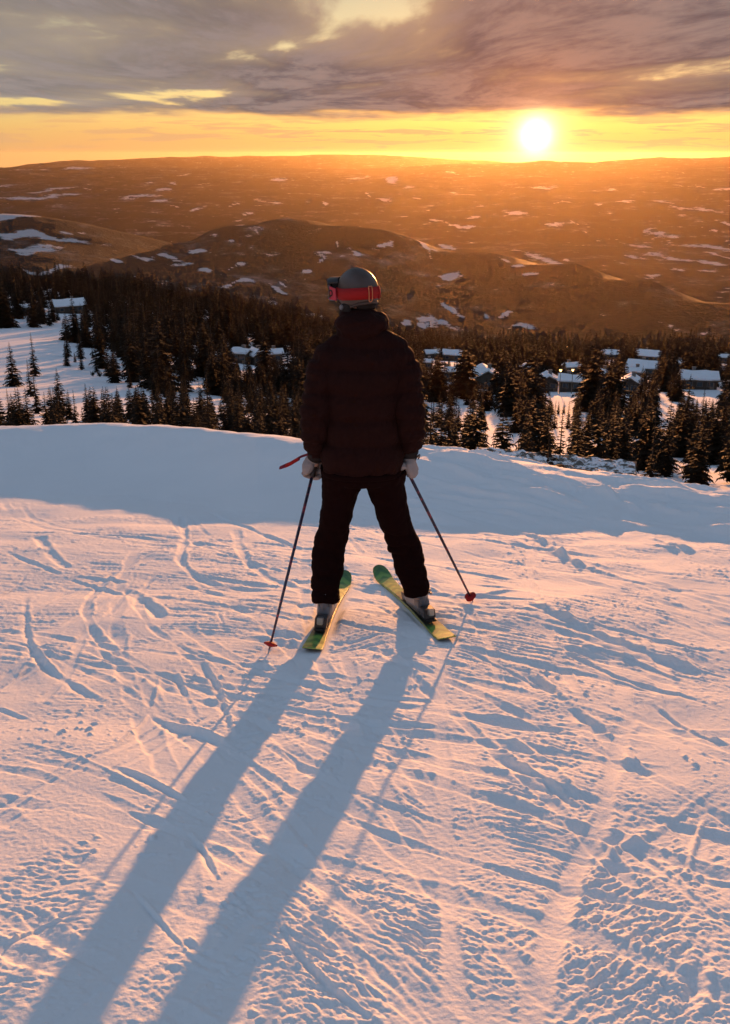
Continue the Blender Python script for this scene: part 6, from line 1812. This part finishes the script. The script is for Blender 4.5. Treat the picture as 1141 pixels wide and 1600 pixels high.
def prism(rows, w_k, z0f, z1f):
    def fill(bm):
        R_ = []
        for y, w, lift, th in rows:
            w2 = w * w_k
            R_.append([bm.verts.new(v) for v in ((-w2, y, lift + z0f(th)), (w2, y, lift + z0f(th)), (w2, y, lift + z1f(th)), (-w2, y, lift + z1f(th)))])
        for i in range(len(R_) - 1):
            for j in range(4):
                bm.faces.new((R_[i][j], R_[i][(j + 1) % 4], R_[i + 1][(j + 1) % 4], R_[i + 1][j]))
        bm.faces.new(R_[0][::-1]); bm.faces.new(R_[-1])
    return fill
def ski(name_label, tail, tip, roll, boot_pos):
    t0 = Vector((tail[0], tail[1], gz(*tail))); t1 = Vector((tip[0], tip[1], gz(*tip)))
    f = (t1 - t0); f.normalize()
    up = Vector((0, SLOPE, 1)).normalized()
    up = (up - f * up.dot(f)).normalized()
    up = Matrix.Rotation(roll, 3, f) @ up
    s = f.cross(up).normalized()
    M = Matrix((s, f, up)).transposed().to_4x4()
    o = bpy.data.objects.new('ski', None); col.objects.link(o)
    o.matrix_world = Matrix.Translation(t0 + f * 0.80 + up * 0.004 + Vector((0, 0, abs(math.sin(roll)) * 0.03))) @ M
    o['label'] = name_label; o['category'] = 'ski'; o['group'] = 'skis worn by the skier'
    bm_obj('base', prism(SK, 0.995, lambda t: 0.0, lambda t: 0.0018), M_BASE, o)
    bm_obj('sidewall', prism(SK, 1.0, lambda t: 0.0019, lambda t: t * 0.8), M_EDGE, o)
    bm_obj('top_sheet', prism(SK, 0.95, lambda t: t * 0.8 + 0.0002, lambda t: t + 0.0015), M_SKI, o)
    b = bpy.data.objects.new('binding', None); col.objects.link(b); b.parent = o
    def bx(*a): return lambda bm: (box_bm(bm, *a), bmesh.ops.bevel(bm, geom=bm.edges[:], offset=0.004, segments=2, affect='EDGES'))
    bm_obj('plate', bx(-0.030, 0.030, -0.50, 0.06, 0.0226, 0.034), M_PLASTIC, b)
    bm_obj('heel_piece', bx(-0.032, 0.032, -0.47, -0.375, 0.0342, 0.088), M_BOOTD, b)
    bm_obj('heel_lever', bx(-0.016, 0.016, -0.510, -0.472, 0.060, 0.100), M_METAL, b)
    bm_obj('toe_piece', bx(-0.034, 0.034, -0.034, 0.045, 0.0342, 0.075), M_BOOTD, b)
    return o, t0 + f * 0.80, s, f, up
skL, oL, sL, fL, uL = ski('green ski under the left boot, its tail nearest the viewer', (-0.272, 4.64), (-0.150, 6.06), R(5), None)
skR, oR, sR, fR, uR = ski('green ski under the right boot, tip lifted and tail glowing yellow', (0.437, 4.83), (0.165, 6.06), R(-7), None)
def ski_boot(o, s, f, up, cuff_top, label):
    """rear view shows heel, spoiler and buckles"""
    c = o + up * 0.040 - f * 0.215
    W = lambda x, y, z: c + s * x + f * y + up * z
    M3 = Matrix((s, f, up)).transposed()
    ct = Vector(cuff_top)
    foot = [W(0, -0.145, 0.05), W(0, -0.10, 0.055), W(0, 0.0, 0.055), W(0, 0.09, 0.045), W(0, 0.15, 0.035), W(0, 0.175, 0.03)]
    rad = [(0.034, 0.045), (0.042, 0.055), (0.043, 0.055), (0.048, 0.045), (0.042, 0.034), (0.026, 0.024)]
    p1 = ring_tube([(p, s * a, up * b) for p, (a, b) in zip(foot, rad)], 22, True, 2.6)
    ank = W(0, -0.085, 0.10)
    p2 = limb([(W(0, -0.085, 0.045), 0.044, 1.10), (ank, 0.043, 1.2), (ank.lerp(ct, 0.5), 0.047, 1.2), (ct, 0.053, 1.2)], 22)
    root = bpy.data.objects.new('ski_boot', None); col.objects.link(root); root.parent = person
    root['label'] = label
    link('shell', fuse('shell', [p1, p2], 0.005, 3), M_BOOT, root)
    sole = ring_tube([(W(0, -0.165, 0.008), s * 0.030, up * 0.010), (W(0, -0.15, 0.008), s * 0.036, up * 0.012), (W(0, 0.10, 0.008), s * 0.036, up * 0.012), (W(0, 0.155, 0.008), s * 0.034, up * 0.012), (W(0, 0.178, 0.008), s * 0.026, up * 0.010)], 20, True, 4)
    smooth_mesh(link('sole', raw_mesh('sole', [sole]), M_BOOTD, root))
    # dark cuff wrapped round the ankle with the pale spine left free behind
    def cuff(bm):
        rows = []
        for q in (0.12, 0.5, 0.8, 1.02):
            cc = ank.lerp(ct, q); row = []
            for j in range(19):
                a = -math.pi / 2 + R(20) + (2 * math.pi - R(40)) * j / 18
                row.append([bm.verts.new(cc + (s * math.cos(a) + f * math.sin(a) * 1.18) * r) for r in (0.044 + 0.009 * q, 0.052 + 0.010 * q)])
            rows.append(row)
        for i in range(3):
            for j in range(18):
                for k_ in (0, 1):
                    bm.faces.new((rows[i][j][k_], rows[i][j + 1][k_], rows[i + 1][j + 1][k_], rows[i + 1][j][k_]))
        for j in range(18):
            for i in (0, 3):
                bm.faces.new((rows[i][j][0], rows[i][j + 1][0], rows[i][j + 1][1], rows[i][j][1]))
        for i in range(3):
            for j in (0, 18):
                bm.faces.new((rows[i][j][0], rows[i + 1][j][0], rows[i + 1][j][1], rows[i][j][1]))
    bm_obj('boot_cuff', cuff, M_BOOTD, root, True)
    for q, side in ((0.15, 1), (0.15, -1), (0.62, 1), (0.62, -1)):
        cc = ank.lerp(ct, q) + s * side * 0.056 - f * 0.020
        bm_obj('buckle', lambda bm: bmesh.ops.create_cube(bm, size=1, matrix=Matrix.Translation(cc) @ M3.to_4x4() @ Matrix.Diagonal((0.010, 0.050, 0.014, 1))), M_METAL, root)
    smooth_mesh(link('heel_spoiler', raw_mesh('heel_spoiler', [ellipsoid(ank.lerp(ct, 0.40) - f * 0.054, (1, 1, 1), Matrix((tuple(s * 0.022), tuple(f * 0.014), tuple(up * 0.060))).transposed(), 16, 10)]), M_BOOT, root))
    return root
ski_boot(oL, sL, fL, uL, (-0.216, 5.165, -0.745), 'pale grey left ski boot with dark cuff')
ski_boot(oR, sR, fR, uR, (0.294, 5.255, -0.735), 'pale grey right ski boot with dark cuff')
# ------------------------------------------------------------------ low roof and small pine just below the crest, shrubs on the run
def low_shed():
    x0, y0 = 5.05, 26.3
    zt = -6.14
    o = bpy.data.objects.new('low_shed', None); col.objects.link(o)
    o.location = (x0, y0, zt); o.rotation_euler = (0, R(1.9), R(-13))
    o['label'] = 'flat snow dusted roof edge of a low shed peeking over the crest'; o['category'] = 'shed'
    bm_obj('wall', lambda bm: box_bm(bm, -1.95, 1.95, -0.5, 0.5, -6.5, -0.30), M_LOG, o)
    roof = bm_obj('roof', lambda bm: box_bm(bm, -2.15, 2.15, -0.62, 0.62, -0.298, -0.10), M_TRIM, o)
    def snow(bm):
        n, m = 44, 16
        G = [[bm.verts.new((-2.12 + 4.24 * i / n, -0.60 + 1.20 * j / m,
              -0.096 + max(0.0, 0.05 + 0.035 * math.sin(i * 1.7 + 2.1 * math.sin(j * 1.3)) * math.cos(j * 1.1 + i * 0.37) - (0.055 if 4 < i < 38 and 2 < j < 11 else 0)
              + 0.03 * math.sin(i * 0.9) * math.sin(j * 2.3)))) for j in range(m + 1)] for i in range(n + 1)]
        for i in range(n):
            for j in range(m):
                bm.faces.new((G[i][j], G[i + 1][j], G[i + 1][j + 1], G[i][j + 1]))
    bm_obj('snow_cover', snow, M_SHEDSNOW, roof, True)
    for s in (-1, 1):
        bm_obj('gutter', lambda bm: box_bm(bm, -2.17, 2.17, s * 0.67 - 0.045, s * 0.67 + 0.045, -0.22, -0.08), M_TRIM, o)
    return o
M_SHEDSNOW = material('patchy_roof_snow', lambda k, b, o: (
    k.put(b.inputs['Base Color'], k.mix(k.ramp(k.noise(k.n('ShaderNodeTexCoord').outputs['Object'], 3.2, 5.0, 0.7), 0.46, 0.56), (0.10, 0.085, 0.07), (0.76, 0.78, 0.82))),
    k.put(b.inputs['Roughness'], 0.8)))
low_shed()
zt = float(terrain_z(4.35, 23.4))
spruce_tree(4.35, 23.4, zt, -4.72 - zt, 'small bushy olive pine standing in front of the flat shed roof', 'spruces around the ski run', 6, 0.4)
def shrub(x, y, label, seed):
    rs = np.random.RandomState(seed); V, Fc = [], []
    z0 = float(terrain_z(x, y))
    for i in range(40):
        a = rs.rand() * 6.28; h = 0.3 + 0.9 * rs.rand(); r = 0.15 + 0.4 * rs.rand()
        o = len(V)
        V += [(0.03 * math.cos(a), 0.03 * math.sin(a), 0), (r * math.cos(a), r * math.sin(a), h), (r * math.cos(a + 0.25), r * math.sin(a + 0.25), h * 0.8)]
        Fc.append((o, o + 1, o + 2))
    o = link('shrub', mesh_np('shrub', np.array(V), np.array(Fc), False), M_NEEDLE, label=label, category='shrub', group='shrubs on the ski run')
    o.location = (x, y, z0)
#SHRUBS
shrub(-51.8, 192.7, 'low dark shrub on the open ski run, left one of two', 3)
shrub(-50.4, 192.2, 'low dark shrub on the open ski run, right one of two', 4)
